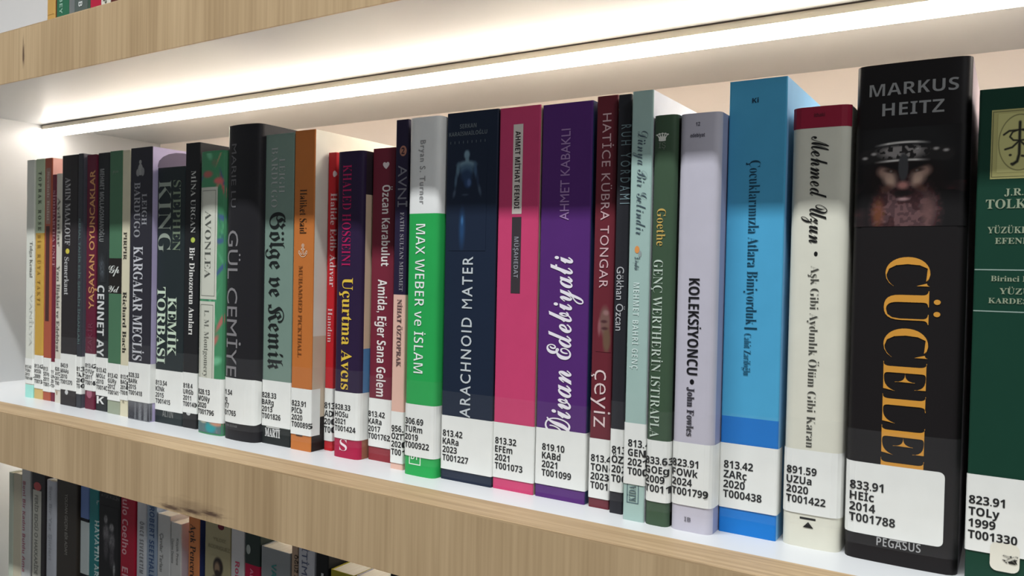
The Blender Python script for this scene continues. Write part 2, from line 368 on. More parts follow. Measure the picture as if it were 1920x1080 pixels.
 {'label': 'black and bottle green paperback with pale green capitals, shorter than neighbours', 'x': -0.55401, 'y': 0.04799, 'w': 0.03307, 'h': 0.1936, 'depth': 0.135, 'hard': False, 'r': 0.0008, 'bulge': 0.0, 'col': (40, 48, 50), 'side': None, 'bands': [], 'decals': [('text', 'author_lettering', 'KING', 'r', 'down', 0.00178, 0.01691, 0.12967, 0.18418, (150, 160, 148), 0.0, 0.0, 0.0002), ('text', 'author_first_name', 'STEPHEN', 'R', 'down', 0.0195, 0.02848, 0.13052, 0.18354, (125, 140, 118), -0.01, 0.0, 0.0002), ('text', 'title_first_line', 'KEMİK', 'R', 'down', 0.01468, 0.02504, 0.05188, 0.09603, (205, 222, 200), 0.0, 0.0, 0.0002), ('text', 'title_second_line', 'TORBASI', 'R', 'down', 0.00178, 0.01172, 0.04524, 0.1033, (205, 222, 200), 0.0, 0.0, 0.0002), ('text', 'publisher_mark', 'ALTIN', 'S', 'across', 0.00958, 0.02264, 0.00516, 0.01, (120, 122, 120), 0.0, 0.0, 0.0002)], 'row': 'main', 'sticker': (-0.006, None, 0.00984, 0.04058, ['813.54', 'KİNk', '2015', 'T001415'], 0.0012, 1.0, (232, 233, 229), True), 'base': 0.0},
 {'label': 'black paperback with white serif title and a lime dot', 'x': -0.52039, 'y': 0.04792, 'w': 0.01628, 'h': 0.21003, 'depth': 0.135, 'hard': False, 'r': 0.0008, 'bulge': 0.0, 'col': (36, 36, 38), 'side': (40, 39, 42), 'bands': [], 'decals': [('text', 'author_lettering', 'MİNA URGAN', 'R', 'down', 0.00707, 0.01231, 0.14389, 0.18962, (205, 205, 200), -0.01, 0.0, 0.0002), ('ell', 'lime_dot', 0.00988, 0.1388, 0.00246, 0.00196, (185, 200, 90), 0.0001), ('text', 'title_lettering', 'Bir Dinozorun Anıları', 'R', 'down', 0.00631, 0.01219, 0.06903, 0.13333, (232, 230, 225), 0.0, 0.0, 0.0002), ('text', 'publisher_mark', '●', 'n', 'across', 0.0049, 0.00988, 0.00941, 0.01296, (200, 200, 200), 0.0, 0.0, 0.0002)], 'row': 'main', 'sticker': (-0.006, None, 0.01129, 0.04109, ['818.4', 'URGb', '2011', 'T001404'], 0.0012, 1.0, (232, 233, 229), True), 'base': 0.0},
 {'label': 'green floral hardback with cream title panels, between two black books', 'x': -0.49642, 'y': 0.0422, 'w': 0.0267, 'h': 0.2015, 'depth': 0.135, 'hard': False, 'r': 0.002, 'bulge': 0.0012, 'col': (72, 136, 98), 'side': (72, 130, 92), 'bands': [], 'decals': [('art', 'floral_print', 'floral', 5e-05, 0.02665, 0.00132, 0.19999, 0.00012, 24, 200), ('rect', 'title_panel', 0.00168, 0.02023, 0.09633, 0.17595, (205, 206, 192), 0.0002, 0.0, 0.0), ('rect', 'panel_border', 0.00318, 0.01849, 0.0986, 0.17368, (90, 92, 84), 0.00026, 0.0, 0.0003), ('text', 'title_lettering', 'AVONLEA', 'r', 'down', 0.00706, 0.01383, 0.11112, 0.15929, (85, 88, 82), 0.0, 0.0, 0.0003), ('rect', 'author_panel', 0.00101, 0.01903, 0.03881, 0.09475, (205, 206, 192), 0.0002, 0.0, 0.0), ('rect', 'panel_border', 0.00283, 0.0173, 0.03919, 0.09246, (90, 92, 84), 0.00026, 0.0, 0.0003), ('text', 'author_lettering', 'L. M. Montgomery', 'r', 'down', 0.00761, 0.01292, 0.04073, 0.08867, (110, 112, 104), 0.0, 0.0, 0.0003)], 'row': 'main', 'sticker': (-0.006, None, 0.00893, 0.04016, ['828.13', 'MONy', '2020', 'T001796'], 0.0012, 1.0, (232, 233, 229), False), 'base': 0.0},
 {'label': 'thick black hardback with thin grey capitals and rounded white sticker', 'x': -0.46712, 'y': 0.0406, 'w': 0.03404, 'h': 0.21722, 'depth': 0.135, 'hard': True, 'r': 0.004, 'bulge': 0.002, 'col': (37, 36, 39), 'side': (44, 44, 48), 'bands': [], 'decals': [('text', 'author_lettering', 'MARIE LU', 'n', 'down', 0.00699, 0.01256, 0.16068, 0.20442, (105, 104, 106), 0.0, 0.0, 0.0002), ('text', 'title_lettering', 'GÜL CEMİYE', 'n', 'down', 0.00376, 0.01549, 0.04379, 0.14488, (135, 132, 134), 0.0, 0.0, 0.0002), ('text', 'small_print', 'VE GENÇ SEÇKİNLER', 's', 'across', 0.00271, 0.01726, 0.00895, 0.01043, (120, 120, 120), 0.0, 0.0, 0.0002)], 'row': 'main', 'sticker': (-0.006, 0.03435, 0.0118, 0.04286, ['811.54', 'LUg', '2017', 'T001765'], -0.0022, 1.0, (232, 233, 229), True), 'base': 0.0},
 {'label': 'grey-green paperback with black blackletter title', 'x': -0.43258, 'y': 0.04698, 'w': 0.02768, 'h': 0.20948, 'depth': 0.135, 'hard': False, 'r': 0.0008, 'bulge': 0.0, 'col': (120, 142, 131), 'side': (40, 42, 42), 'bands': [(0.01186, (36, 40, 40))], 'decals': [('text', 'author_first_name', 'LEIGH', 'r', 'down', 0.01382, 0.01924, 0.16978, 0.19297, (165, 170, 166), 0.0, 0.0, 0.0002), ('text', 'author_lettering', 'BARDUGO', 'r', 'down', 0.00626, 0.01228, 0.16033, 0.20094, (165, 170, 166), 0.0, 0.0, 0.0002), ('text', 'title_lettering', 'Gölge ve Kemik', 'F', 'down', 0.00533, 0.02044, 0.05106, 0.15704, (28, 32, 32), 0.0, 0.0, 0.0002), ('rect', 'emblem_patch', 0.00463, 0.01773, 0.01109, 0.01326, (205, 206, 202), 8e-05, 0.0, 0.0), ('text', 'publisher_mark', 'MARTI', 'r', 'across', 0.00363, 0.01831, 0.00527, 0.0107, (210, 210, 208), 0.03, 0.0, 0.0002)], 'row': 'main', 'sticker': (-0.006, None, 0.01223, 0.04333, ['828.33', 'BARg', '2013', 'T001826'], 0.0005, 1.0, (232, 233, 229), True), 'base': 0.0},
 {'label': 'burnt orange paperback with white anchor and off-white front cover', 'x': -0.40318, 'y': 0.04587, 'w': 0.01863, 'h': 0.20984, 'depth': 0.135, 'hard': False, 'r': 0.0008, 'bulge': 0.0, 'col': (192, 114, 56), 'side': [(0.105, (40, 34, 32)), (0.36, (208, 190, 168)), (1, (226, 222, 210))], 'bands': [], 'decals': [('text', 'title_lettering', 'Haliket Said', 'R', 'down', 0.00568, 0.01209, 0.1424, 0.17132, (45, 32, 22), -0.02, 0.0, 0.0002), ('text', 'anchor_mark', '⚓', 'n', 'across', 0.00515, 0.01305, 0.12705, 0.13577, (225, 215, 195), 0.0, 0.0, 0.0002), ('text', 'author_lettering', 'MUHAMMED PICKTHALL', 'r', 'down', 0.00563, 0.0091, 0.06122, 0.12144, (125, 72, 32), 0.012, 0.0, 0.0002), ('text', 'small_print', '—', 'S', 'across', 0.00536, 0.01131, 0.00927, 0.01067, (70, 45, 30), 0.0, 0.0, 0.0002)], 'row': 'main', 'sticker': (-0.006, None, 0.0103, 0.0408, ['823.91', 'PİCb', '2020', 'T000895'], 0.0012, 1.0, (232, 233, 229), True), 'base': 0.0},
 {'label': 'narrow bright red paperback with white serif lettering at its right edge', 'x': -0.38319, 'y': 0.05655, 'w': 0.00712, 'h': 0.19587, 'depth': 0.135, 'hard': False, 'r': 0.0008, 'bulge': 0.0, 'col': (192, 36, 44), 'side': None, 'bands': [], 'decals': [('text', 'author_lettering', 'Halide Edib Adıvar', 'R', 'down', 0.00293, 0.00749, 0.1079, 0.16934, (225, 190, 190), 0.0, 0.0, 0.0002), ('text', 'title_lettering', 'Handan', 'R', 'down', 0.00197, 0.00583, 0.07141, 0.09383, (225, 190, 190), -0.01, 0.0, 0.0002), ('ell', 'publisher_mark', 0.00578, 0.18183, 0.00143, 0.00209, (220, 200, 200), 0.0001)], 'row': 'main', 'sticker': (-0.006, None, 0.00648, 0.04114, ['813.42', 'ADIh', '2009', 'T001260'], 0.0005, 1.0, (232, 233, 229), True), 'base': 0.0},
 {'label': 'midnight blue paperback with crimson author name, yellow title and crimson foot', 'x': -0.36701, 'y': 0.04752, 'w': 0.02239, 'h': 0.19399, 'depth': 0.135, 'hard': False, 'r': 0.003, 'bulge': 0.0006, 'col': (46, 32, 62), 'side': [(0.115, (150, 98, 78)), (0.36, (84, 128, 172)), (0.86, (206, 182, 156)), (1, (50, 40, 46))], 'bands': [(0.01248, (168, 34, 70))], 'decals': [('text', 'author_lettering', 'KHALED HOSSEINI', 'r', 'down', 0.00597, 0.01329, 0.12164, 0.18555, (178, 28, 88), 0.0, 0.0, 0.0002), ('text', 'title_lettering', 'Uçurtma Avcıs', 'R', 'down', 0.00714, 0.01582, 0.04348, 0.11424, (228, 192, 70), 0.0, 0.0, 0.0002), ('text', 'publisher_mark', 'S', 'r', 'across', 0.00683, 0.01326, 0.00461, 0.01172, (240, 220, 225), 0.0, 0.0, 0.0002)], 'row': 'main', 'sticker': (-0.006, None, 0.01214, 0.04196, ['828.33', 'HOSu', '2021', 'T001424'], 0.0024, 1.0, (232, 233, 229), True), 'base': 0.0},
 {'label': 'maroon paperback with white brush lettering and a small white heart', 'x': -0.34258, 'y': 0.05452, 'w': 0.01851, 'h': 0.1955, 'depth': 0.135, 'hard': False, 'r': 0.001, 'bulge': 0.0, 'col': (118, 42, 58), 'side': None, 'bands': [(0.00835, (140, 50, 58))], 'decals': [('text', 'heart_mark', '♥', 'n', 'across', 0.00859, 0.0138, 0.18234, 0.18664, (230, 215, 215), 0.0, 0.0, 0.0002), ('text', 'author_lettering', 'Özcan Karabulut', 'S', 'down', 0.00849, 0.01501, 0.12211, 0.17243, (235, 225, 222), 0.0, 0.0, 0.0002), ('text', 'title_lettering', 'Amida, Eğer Sana Gelem', 'S', 'down', 0.00621, 0.01343, 0.04053, 0.11376, (235, 225, 222), 0.0, 0.0, 0.0002)], 'row': 'main', 'sticker': (-0.006, None, 0.00869, 0.03912, ['813.42', 'KARa', '2017', 'T001762'], 0.0002, 1.0, (232, 233, 229), True), 'base': 0.0},
 {'label': 'narrow paperback, navy above and salmon pink below, with numbered round badge', 'x': -0.3162, 'y': 0.04527, 'w': 0.00963, 'h': 0.20962, 'depth': 0.135, 'hard': False, 'r': 0.0008, 'bulge': 0.0, 'col': (40, 34, 58), 'side': None, 'bands': [(0.1051, (226, 184, 168))], 'decals': [('ell', 'round_badge', 0.00596, 0.19094, 0.00266, 0.00317, (170, 118, 100), 0.0001), ('text', 'badge_number', '2', 'S', 'across', 0.00472, 0.00719, 0.18903, 0.19284, (60, 40, 50), 0.0, 0.0, 0.0003), ('text', 'title_lettering', 'AVNİ', 'n', 'down', 0.00245, 0.00904, 0.15757, 0.18239, (120, 118, 128), 0.0, 0.0, 0.0002), ('text', 'subtitle_lettering', 'FATİH SULTAN MEHMET', 'r', 'down', 0.00469, 0.00757, 0.10723, 0.15439, (140, 136, 145), 0.01, 0.0, 0.0002), ('text', 'author_lettering', 'NİHAT ÖZTOPRAK', 'r', 'down', 0.00359, 0.0069, 0.06177, 0.10238, (105, 82, 82), 0.02, 0.0, 0.0002)], 'row': 'main', 'sticker': (-0.006, None, 0.00375, 0.03482, ['956.07', 'ÖZTa', '2020', 'T001234'], 0.001, 1.0, (232, 233, 229), False), 'base': 0.0},
 {'label': 'white-topped bright green paperback with white sans capitals', 'x': -0.30219, 'y': 0.0399, 'w': 0.0232, 'h': 0.20854, 'depth': 0.135, 'hard': False, 'r': 0.003, 'bulge': 0.0006, 'col': (230, 230, 228), 'side': None, 'bands': [(0.15286, (44, 166, 84))], 'decals': [('text', 'author_lettering', 'Bryan S. Turner', 's', 'down', 0.00939, 0.01332, 0.15848, 0.19516, (150, 150, 150), 0.01, 0.1, 0.0002), ('text', 'title_lettering', 'MAX WEBER ve İSLAM', 'S', 'down', 0.00703, 0.01393, 0.06011, 0.14678, (240, 245, 240), -0.02, 0.0, 0.0002), ('rect', 'publisher_mark', 0.00491, 0.01363, 0.0064, 0.01324, (225, 240, 225), 8e-05, 0.0, 0.0006), ('text', 'publisher_lettering', 'DT', 'S', 'across', 0.0065, 0.01205, 0.00951, 0.01231, (225, 240, 225), 0.0, 0.0, 0.0002)], 'row': 'main', 'sticker': (-0.006, None, 0.01121, 0.04181, ['306.69', 'TURm', '2019', 'T000922'], 0.0016, 1.0, (232, 233, 229), True), 'base': 0.0},
 {'label': 'dark navy paperback with ghostly pale torso figure and wide thin capitals', 'x': -0.27749, 'y': 0.04459, 'w': 0.03499, 'h': 0.20988, 'depth': 0.135, 'hard': False, 'r': 0.0008, 'bulge': 0.0, 'col': (31, 41, 60), 'side': (24, 28, 40), 'bands': [], 'decals': [('text', 'author_first_name', 'SERKAN', 'S', 'across', 0.00922, 0.02064, 0.20069, 0.20309, (110, 118, 125), -0.01, 0.0, 0.0002), ('text', 'author_lettering', 'KARAİSMAİLOĞLU', 'S', 'across', 0.00179, 0.02795, 0.19663, 0.19888, (110, 118, 125), -0.01, 0.0, 0.0002), ('text', 'small_print', '· · · · · · · · ·', 'S', 'across', 0.00267, 0.027, 0.19199, 0.19379, (80, 90, 100), 0.0, 0.0, 0.0002), ('art', 'figure_print', 'torso', 0.00273, 0.02817, 0.13157, 0.1887, 0.00012, 60, 120), ('text', 'title_lettering', 'ARACHNOID MATER', 's', 'up', 0.01294, 0.01995, 0.03714, 0.12825, (200, 206, 210), 0.008, 0.12, 0.0002), ('rect', 'foot_strip', 0.0002, 0.034910000000000004, 0.00659, 0.00841, (60, 75, 88), 8e-05, 0.0, 0.0)], 'row': 'main', 'sticker': (-0.006, None, 0.00604, 0.03699, ['813.42', 'KARa', '2023', 'T001227'], 0.0014, 1.0, (232, 233, 229), True), 'base': 0.0},
 {'label': 'hot pink paperback with white name panel and black title panel', 'x': -0.24201, 'y': 0.04545, 'w': 0.02594, 'h': 0.20975, 'depth': 0.135, 'hard': False, 'r': 0.0008, 'bulge': 0.0, 'col': (202, 68, 112), 'side': (190, 175, 150), 'bands': [], 'decals': [('rect', 'name_panel', 0.00916, 0.01531, 0.15169, 0.20033, (226, 216, 208), 8e-05, 0.0, 0.0), ('text', 'author_lettering', 'AHMET MİTHAT EFENDİ', 'S', 'down', 0.01055, 0.01379, 0.15459, 0.19658, (50, 40, 42), 0.0, 0.0, 0.0002), ('rect', 'title_panel', 0.00933, 0.01531, 0.10846, 0.14997, (62, 56, 60), 8e-05, 0.0, 0.0), ('text', 'title_lettering', 'MÜŞAHEDAT', 'S', 'down', 0.01107, 0.01381, 0.11688, 0.13924, (150, 150, 158), -0.01, 0.0, 0.0002)], 'row': 'main', 'sticker': (-0.006, None, 0.00634, 0.03698, ['813.32', 'EFEm', '2021', 'T001073'], 0.0015, 1.0, (232, 233, 229), True), 'base': 0.0},
 {'label': 'wide purple paperback with white script title reading upward', 'x': -0.21493, 'y': 0.0458, 'w': 0.02967, 'h': 0.20915, 'depth': 0.135, 'hard': False, 'r': 0.0008, 'bulge': 0.0, 'col': (86, 44, 114), 'side': (50, 70, 110), 'bands': [], 'decals': [('text', 'author_lettering', 'AHMET KABAKLI', 's', 'up', 0.01169, 0.01709, 0.14774, 0.19555, (165, 130, 180), 0.004, 0.0, 0.0002), ('text', 'title_lettering', 'Divan', 'C', 'up', 0.0055, 0.02055, 0.03381, 0.06903, (240, 234, 242), 0.008, 0.0, 0.0002), ('text', 'title_second_word', 'Edebiyatı', 'C', 'up', 0.00555, 0.01995, 0.07443, 0.12897, (240, 234, 242), 0.008, 0.0, 0.0002)], 'row': 'main', 'sticker': (-0.006, None, 0.00699, 0.03723, ['819.10', 'KABd', '2021', 'T001099'], 0.0042, 1.0, (232, 233, 229), True), 'base': 0.0},
 {'label': 'maroon paperback with thin capitals, tiny hand picture and swirling title', 'x': -0.18267, 'y': 0.04531, 'w': 0.01155, 'h': 0.21042, 'depth': 0.135, 'hard': False, 'r': 0.0008, 'bulge': 0.0, 'col': (108, 42, 52), 'side': None, 'bands': [], 'decals': [('text', 'author_lettering', 'HATİCE KÜBRA TONGAR', 'n', 'down', 0.00353, 0.00831, 0.11285, 0.20146, (214, 178, 182), 0.0, 0.05, 0.0002), ('art', 'hand_print', 'hand', 0.00237, 0.01103, 0.08023, 0.10523, 0.00012, 40, 60), ('text', 'title_lettering', 'çeyiz', 'n', 'down', 0.00203, 0.0119, 0.04154, 0.07094, (228, 205, 205), -0.012, 0.0, 0.0002)], 'row': 'main', 'sticker': (-0.006, None, 0.005, 0.03567, ['813.42', 'TONç', '2023', 'T001545'], 0.0012, 1.0, (232, 233, 229), True), 'base': 0.0},
 {'label': 'charcoal paperback with thin stretched capitals and rounded author lettering', 'x': -0.16925, 'y': 0.04193, 'w': 0.00709, 'h': 0.2093, 'depth': 0.135, 'hard': False, 'r': 0.0008, 'bulge': 0.0, 'col': (45, 45, 50), 'side': None, 'bands': [], 'decals': [('text', 'title_lettering', 'RUH YORDAMI', 's', 'down', 0.00215, 0.00704, 0.15506, 0.19422, (130, 152, 158), 0.0, 0.3, 0.0002), ('text', 'author_lettering', 'Gökhan Özcan', 'n', 'down', 0.00133, 0.00524, 0.09185, 0.12377, (195, 195, 198), 0.0, 0.0, 0.0002)], 'row': 'main', 'sticker': (-0.006, None, 0.01099, 0.04252, ['813.42', 'ÖZCr', '2020', 'T001188'], 0.001, 1.0, (232, 233, 229), True), 'base': 0.0},
 {'label': 'pale blue-green paperback with dark script title and tiny orange bird', 'x': -0.15917, 'y': 0.03603, 'w': 0.01091, 'h': 0.20869, 'depth': 0.135, 'hard': False, 'r': 0.0008, 'bulge': 0.0, 'col': (164, 190, 183), 'side': (228, 228, 236), 'bands': [], 'decals': [('text', 'title_lettering', 'Dünya Bir Gelindir', 'C', 'down', 0.00345, 0.0087, 0.13931, 0.18921, (72, 88, 98), -0.008, 0.0, 0.0002), ('ell', 'orange_blob', 0.00438, 0.13209, 0.00125, 0.00181, (225, 150, 85), 0.0001), ('ell', 'grey_blob', 0.00595, 0.13003, 0.00083, 0.00155, (150, 160, 158), 0.0001), ('text', 'small_print', '3 öykü', 'c', 'down', 0.00329, 0.00579, 0.12228, 0.12848, (90, 105, 110), 0.02, 0.0, 0.0002), ('text', 'author_lettering', 'MEHMET BAHRİ GENÇ', 'S', 'down', 0.00291, 0.00597, 0.07411, 0.11605, (222, 236, 232), -0.02, 0.1, 0.0002), ('rect', 'publisher_mark', 0.00196, 0.00823, 0.00855, 0.01816, (90, 112, 118), 8e-05, 0.0, 0.0005), ('text', 'publisher_lettering', 'KİDA', 'r', 'up', 0.00322, 0.00684, 0.00957, 0.01737, (80, 100, 105), 0.01, 0.0, 0.0002)], 'row': 'main', 'sticker': (-0.006, None, 0.01788, 0.0478, ['813.42', 'GENd', '2021', 'T000987'], 0.0022, 1.0, (232, 233, 229), True), 'base': 0.0},
 {'label': 'forest green paperback with gold italic name below a white crown', 'x': -0.14777, 'y': 0.03553, 'w': 0.01189, 'h': 0.19593, 'depth': 0.135, 'hard': False, 'r': 0.003, 'bulge': 0.0, 'col': (66, 87, 67), 'side': (30, 34, 30), 'bands': [], 'decals': [('text', 'crown_mark', '♛', 'n', 'across', 0.00158, 0.00802, 0.18352, 0.18757, (225, 225, 215), 0.02, 0.0, 0.0002), ('text', 'small_print', 'İŞ', 's', 'across', 0.00303, 0.00651, 0.18024, 0.18277, (110, 120, 108), 0.0, 0.0, 0.0002), ('text', 'author_lettering', 'Goethe', 'r', 'down', 0.00308, 0.00738, 0.13388, 0.15163, (200, 168, 92), 0.005, 0.0, 0.0002), ('text', 'title_lettering', "GENÇ WERTHER'İN ISTIRAPLA", 'r', 'down', 0.00194, 0.00653, 0.04215, 0.12726, (196, 210, 196), 0.0, 0.0, 0.0002)], 'row': 'main', 'sticker': (-0.006, None, 0.01151, 0.04095, ['833.63', 'GOEg', '2009', 'T001193'], 0.0002, 1.0, (232, 233, 229), True), 'base': 0.0},
 {'label': 'lavender grey paperback with heavy black condensed capitals', 'x': -0.13498, 'y': 0.03599, 'w': 0.01981, 'h': 0.19553, 'depth': 0.135, 'hard': False, 'r': 0.0035, 'bulge': 0.0, 'col': (194, 190, 202), 'side': (150, 155, 185), 'bands': [], 'decals': [('text', 'small_number', '12', 'S', 'across', 0.00814, 0.01018, 0.18957, 0.1913, (90, 88, 100), 0.0, 0.0, 0.0002), ('text', 'small_print', 'edebiyat', 'S', 'across', 0.00567, 0.01258, 0.18439, 0.18612, (90, 88, 100), 0.0, 0.0, 0.0002), ('text', 'title_lettering', 'KOLEKSİYONCU', 'S', 'down', 0.0067, 0.01184, 0.07375, 0.11874, (25, 24, 28), 0.0, 0.0, 0.0002), ('ell', 'black_dot', 0.00929, 0.07047, 0.00103, 0.00125, (25, 24, 28), 0.0001), ('text', 'author_lettering', 'John Fowles', 'i', 'down', 0.00725, 0.0106, 0.04499, 0.06792, (60, 58, 66), 0.008, 0.0, 0.0002), ('text', 'publisher_mark', 'IB', 'S', 'across', 0.00724, 0.01034, 0.00487, 0.00687, (110, 108, 118), 0.0, 0.0, 0.0002)], 'row': 'main', 'sticker': (-0.006, None, 0.01231, 0.04177, ['823.91', 'FOWk', '2024', 'T001799'], 0.0008, 1.0, (232, 233, 229), True), 'base': 0.0},
 {'label': 'tall sky-blue paperback with deep blue foot and small dark serif title', 'x': -0.11467, 'y': 0.04625, 'w': 0.02636, 'h': 0.21064, 'depth': 0.135, 'hard': False, 'r': 0.0008, 'bulge': 0.0, 'col': (80, 166, 208), 'side': (130, 185, 230), 'bands': [(0.05473, (28, 118, 200))], 'decals': [('text', 'small_mark', 'Ki', 'S', 'across', 0.01076, 0.01368, 0.19992, 0.20212, (22, 50, 75), 0.0, 0.0, 0.0002), ('text', 'title_lettering', 'Çocuklarımızla Atlara Biniyorduk', 'R', 'down', 0.01034, 0.01523, 0.09794, 0.17354, (20, 62, 84), -0.012, 0.0, 0.0002), ('text', 'divider', '|', 's', 'across', 0.0098, 0.01567, 0.09592, 0.09666, (20, 62, 84), 0.0, 0.0, 0.0002), ('text', 'author_lettering', 'Cahit Zarifoğlu', 'R', 'down', 0.00984, 0.01304, 0.07437, 0.09386, (24, 70, 95), -0.012, 0.0, 0.0002)], 'row': 'main', 'sticker': (-0.006, None, 0.0118, 0.04212, ['813.42', 'ZARç', '2020', 'T000438'], 0.002, 1.0, (232, 233, 229), True), 'base': 0.0},
 {'label': 'cream paperback with dark red top band and black handwritten name', 'x': -0.08597, 'y': 0.04589, 'w': 0.02487, 'h': 0.19533, 'depth': 0.135, 'hard': False, 'r': 0.004, 'bulge': 0.0005, 'col': (220, 218, 203), 'side': None, 'bands': [], 'decals': [('rect', 'red_top_band', 0.0002, 0.02467, 0.1863, 0.19567, (152, 36, 60), 8e-05, 0.0, 0.0), ('text', 'small_mark', 'ithaki', 'S', 'across', 0.00955, 0.01403, 0.19106, 0.1927, (90, 30, 42), 0.0, 0.0, 0.0002), ('text', 'author_lettering', 'Mehmed Uzun', 'C', 'down', 0.0087, 0.01609, 0.13544, 0.18262, (22, 22, 22), 0.0, 0.0, 0.0002), ('ell', 'black_dot', 0.01181, 0.13073, 0.00078, 0.00106, (30, 30, 30), 0.0001), ('text', 'title_lettering', 'Aşk Gibi Aydınlık Ölüm Gibi Karan', 'r', 'down', 0.00989, 0.01349, 0.04481, 0.12554, (70, 70, 65), -0.004, 0.0, 0.0002), ('text', 'publisher_mark', '⯅', 'n', 'across', 0.0095, 0.01402, 0.00905, 0.01166, (30, 30, 30), 0.0, 0.0, 0.0002), ('rect', 'mark_bar', 0.00807, 0.01485, 0.01256, 0.01351, (30, 30, 30), 8e-05, 0.0, 0.0)], 'row': 'main', 'sticker': (-0.006, None, 0.015, 0.04357, ['891.59', 'UZUa', '2020', 'T001422'], 0.002, 1.0, (232, 233, 229), True), 'base': 0.0},
 {'label': 'thickest book, black, with helmeted bearded face and golden capitals', 'x': -0.0594, 'y': 0.04485, 'w': 0.04329, 'h': 0.21076, 'depth': 0.14, 'hard': False, 'r': 0.004, 'bulge': 0.0008, 'col': (30, 27, 28), 'side': (185, 172, 182), 'bands': [], 'decals': [('text', 'author_first_name', 'MARKUS', 'S', 'across', 0.00539, 0.03862, 0.19735, 0.20242, (150, 150, 150), -0.008, 0.0, 0.0002), ('text', 'author_lettering', 'HEITZ', 'S', 'across', 0.01059, 0.03368, 0.18877, 0.19407, (150, 150, 150), -0.008, 0.0, 0.0002), ('art', 'warrior_print', 'warrior', -8e-05, 0.04247, 0.1424, 0.18356, 0.00012, 150, 110), ('text', 'title_lettering', 'CÜCELER', 'r', 'down', 0.01365, 0.03027, 0.03102, 0.12955, (212, 150, 60), -0.006, 0.0, 0.0002), ('text', 'publisher_lettering', 'PEGASUS', 'S', 'across', 0.01327, 0.02998, 0.00722, 0.01079, (170, 170, 170), -0.03, 0.0, 0.0002), ('ell', 'winged_mark', 0.02136, 0.01208, 0.0044, 0.00179, (200, 200, 200), 0.0001)], 'row': 'main', 'sticker': (-0.006, 0.03799, 0.0111, 0.04175, ['833.91', 'HEİc', '2014', 'T001788'], 0.0022, 1.0, (232, 233, 229), True), 'base': 0.0},
 {'label': 'dark green book at the right end of the row, pale yellow emblem panel', 'x': -0.01334, 'y': 0.04212, 'w': 0.02729, 'h': 0.19565, 'depth': 0.135, 'hard': False, 'r': 0.001, 'bulge': 0.0, 'col': (24, 62, 48), 'side': (30, 50, 42), 'bands': [], 'decals': [('rect', 'emblem_panel', 0.00442, 0.02308, 0.16026, 0.18724, (190, 184, 122), 8e-05, 0.0, 0.0), ('rect', 'panel_border', 0.00478, 0.02274, 0.16088, 0.18663, (120, 118, 80), 0.0001, 0.0, 0.0003), ('art', 'emblem_print', 'monogram', 0.00656, 0.0212, 0.16273, 0.18559, 0.00014, 110, 150), ('text', 'author_initials', 'J.R.R.', 'R', 'across', 0.00944, 0.01938, 0.15367, 0.15635, (150, 160, 135), 0.0, 0.0, 0.0002), ('text', 'author_lettering', 'TOLKIEN', 'R', 'across', 0.00331, 0.02544, 0.14872, 0.15223, (150, 160, 135), 0.0, 0.0, 0.0002), ('text', 'title_first_line', 'YÜZÜKLERİN', 'R', 'across', 0.00416, 0.02524, 0.13904, 0.14151, (150, 160, 135), 0.0, 0.0, 0.0002), ('text', 'title_second_line', 'EFENDİSİ', 'R', 'across', 0.0068, 0.023, 0.13491, 0.13718, (150, 160, 135), 0.0, 0.0, 0.0002), ('rect', 'rule_line', 0.0002, 0.02709, 0.12449, 0.12491, (150, 170, 160), 8e-05, 0.0, 0.0), ('text', 'volume_lettering', 'Birinci Kısım', 'I', 'across', 0.00581, 0.02461, 0.12027, 0.12233, (150, 160, 135), 0.0, 0.0, 0.0002), ('text', 'subtitle_first_line', 'YÜZÜK', 'R', 'across', 0.00882, 0.02205, 0.11532, 0.11759, (150, 160, 135), 0.0, 0.0, 0.0002), ('text', 'subtitle_second_line', 'KARDEŞLİĞİ', 'R', 'across', 0.00517, 0.02554, 0.1116, 0.11366, (150, 160, 135), 0.0, 0.0, 0.0002), ('rect', 'rule_line', 0.0002, 0.02709, 0.10818, 0.1086, (150, 170, 160), 8e-05, 0.0, 0.0), ('rect', 'publisher_badge', 0.0085, 0.01838, 0.00677, 0.01804, (225, 222, 208), 0.0004, 0.0025, 0.0), ('text', 'badge_bird', '✈', 'n', 'across', 0.01262, 0.01788, 0.01028, 0.0136, (30, 30, 28), 0.0, 0.0, 0.0006)], 'row': 'main', 'sticker': (-0.006, None, 0.01306, 0.04349, ['823.91', 'TOLy', '1999', 'T001330'], 0.0008, 0.93, (232, 233, 229), False), 'base': 0.0},
 {'label': 'pale cream-green paperback on the lower shelf, at the end wall', 'x': -0.75189, 'y': 0.03888, 'w': 0.00735, 'h': 0.20238, 'depth': 0.135, 'hard': False, 'r': 0.0008, 'bulge': 0.0, 'col': (190, 198, 180), 'side': None, 'bands': [], 'decals': [], 'row': 'lower', 'base': -0.26924},
 {'label': 'cream paperback with lit page edges, lower shelf second from wall', 'x': -0.74404, 'y': 0.03888, 'w': 0.01313, 'h': 0.20309, 'depth': 0.135, 'hard': False, 'r': 0.0008, 'bulge': 0.0, 'col': (205, 196, 172), 'side': None, 'bands': [], 'decals': [], 'row': 'lower', 'base': -0.26924},
 {'label': 'white paperback with small red lettering on the lower shelf', 'x': -0.73018, 'y': 0.03888, 'w': 0.01419, 'h': 0.21222, 'depth': 0.135, 'hard': False, 'r': 0.0008, 'bulge': 0.0, 'col': (200, 200, 198), 'side': None, 'bands': [], 'decals': [('text', 'title_lettering', 'Beni Bir Kadın Buldu Ama', 'S', 'down', 0.0023, 0.00675, 0.11887, 0.19828, (170, 95, 110), 0.0, 0.0, 0.0002)], 'row': 'lower', 'base': -0.26924},
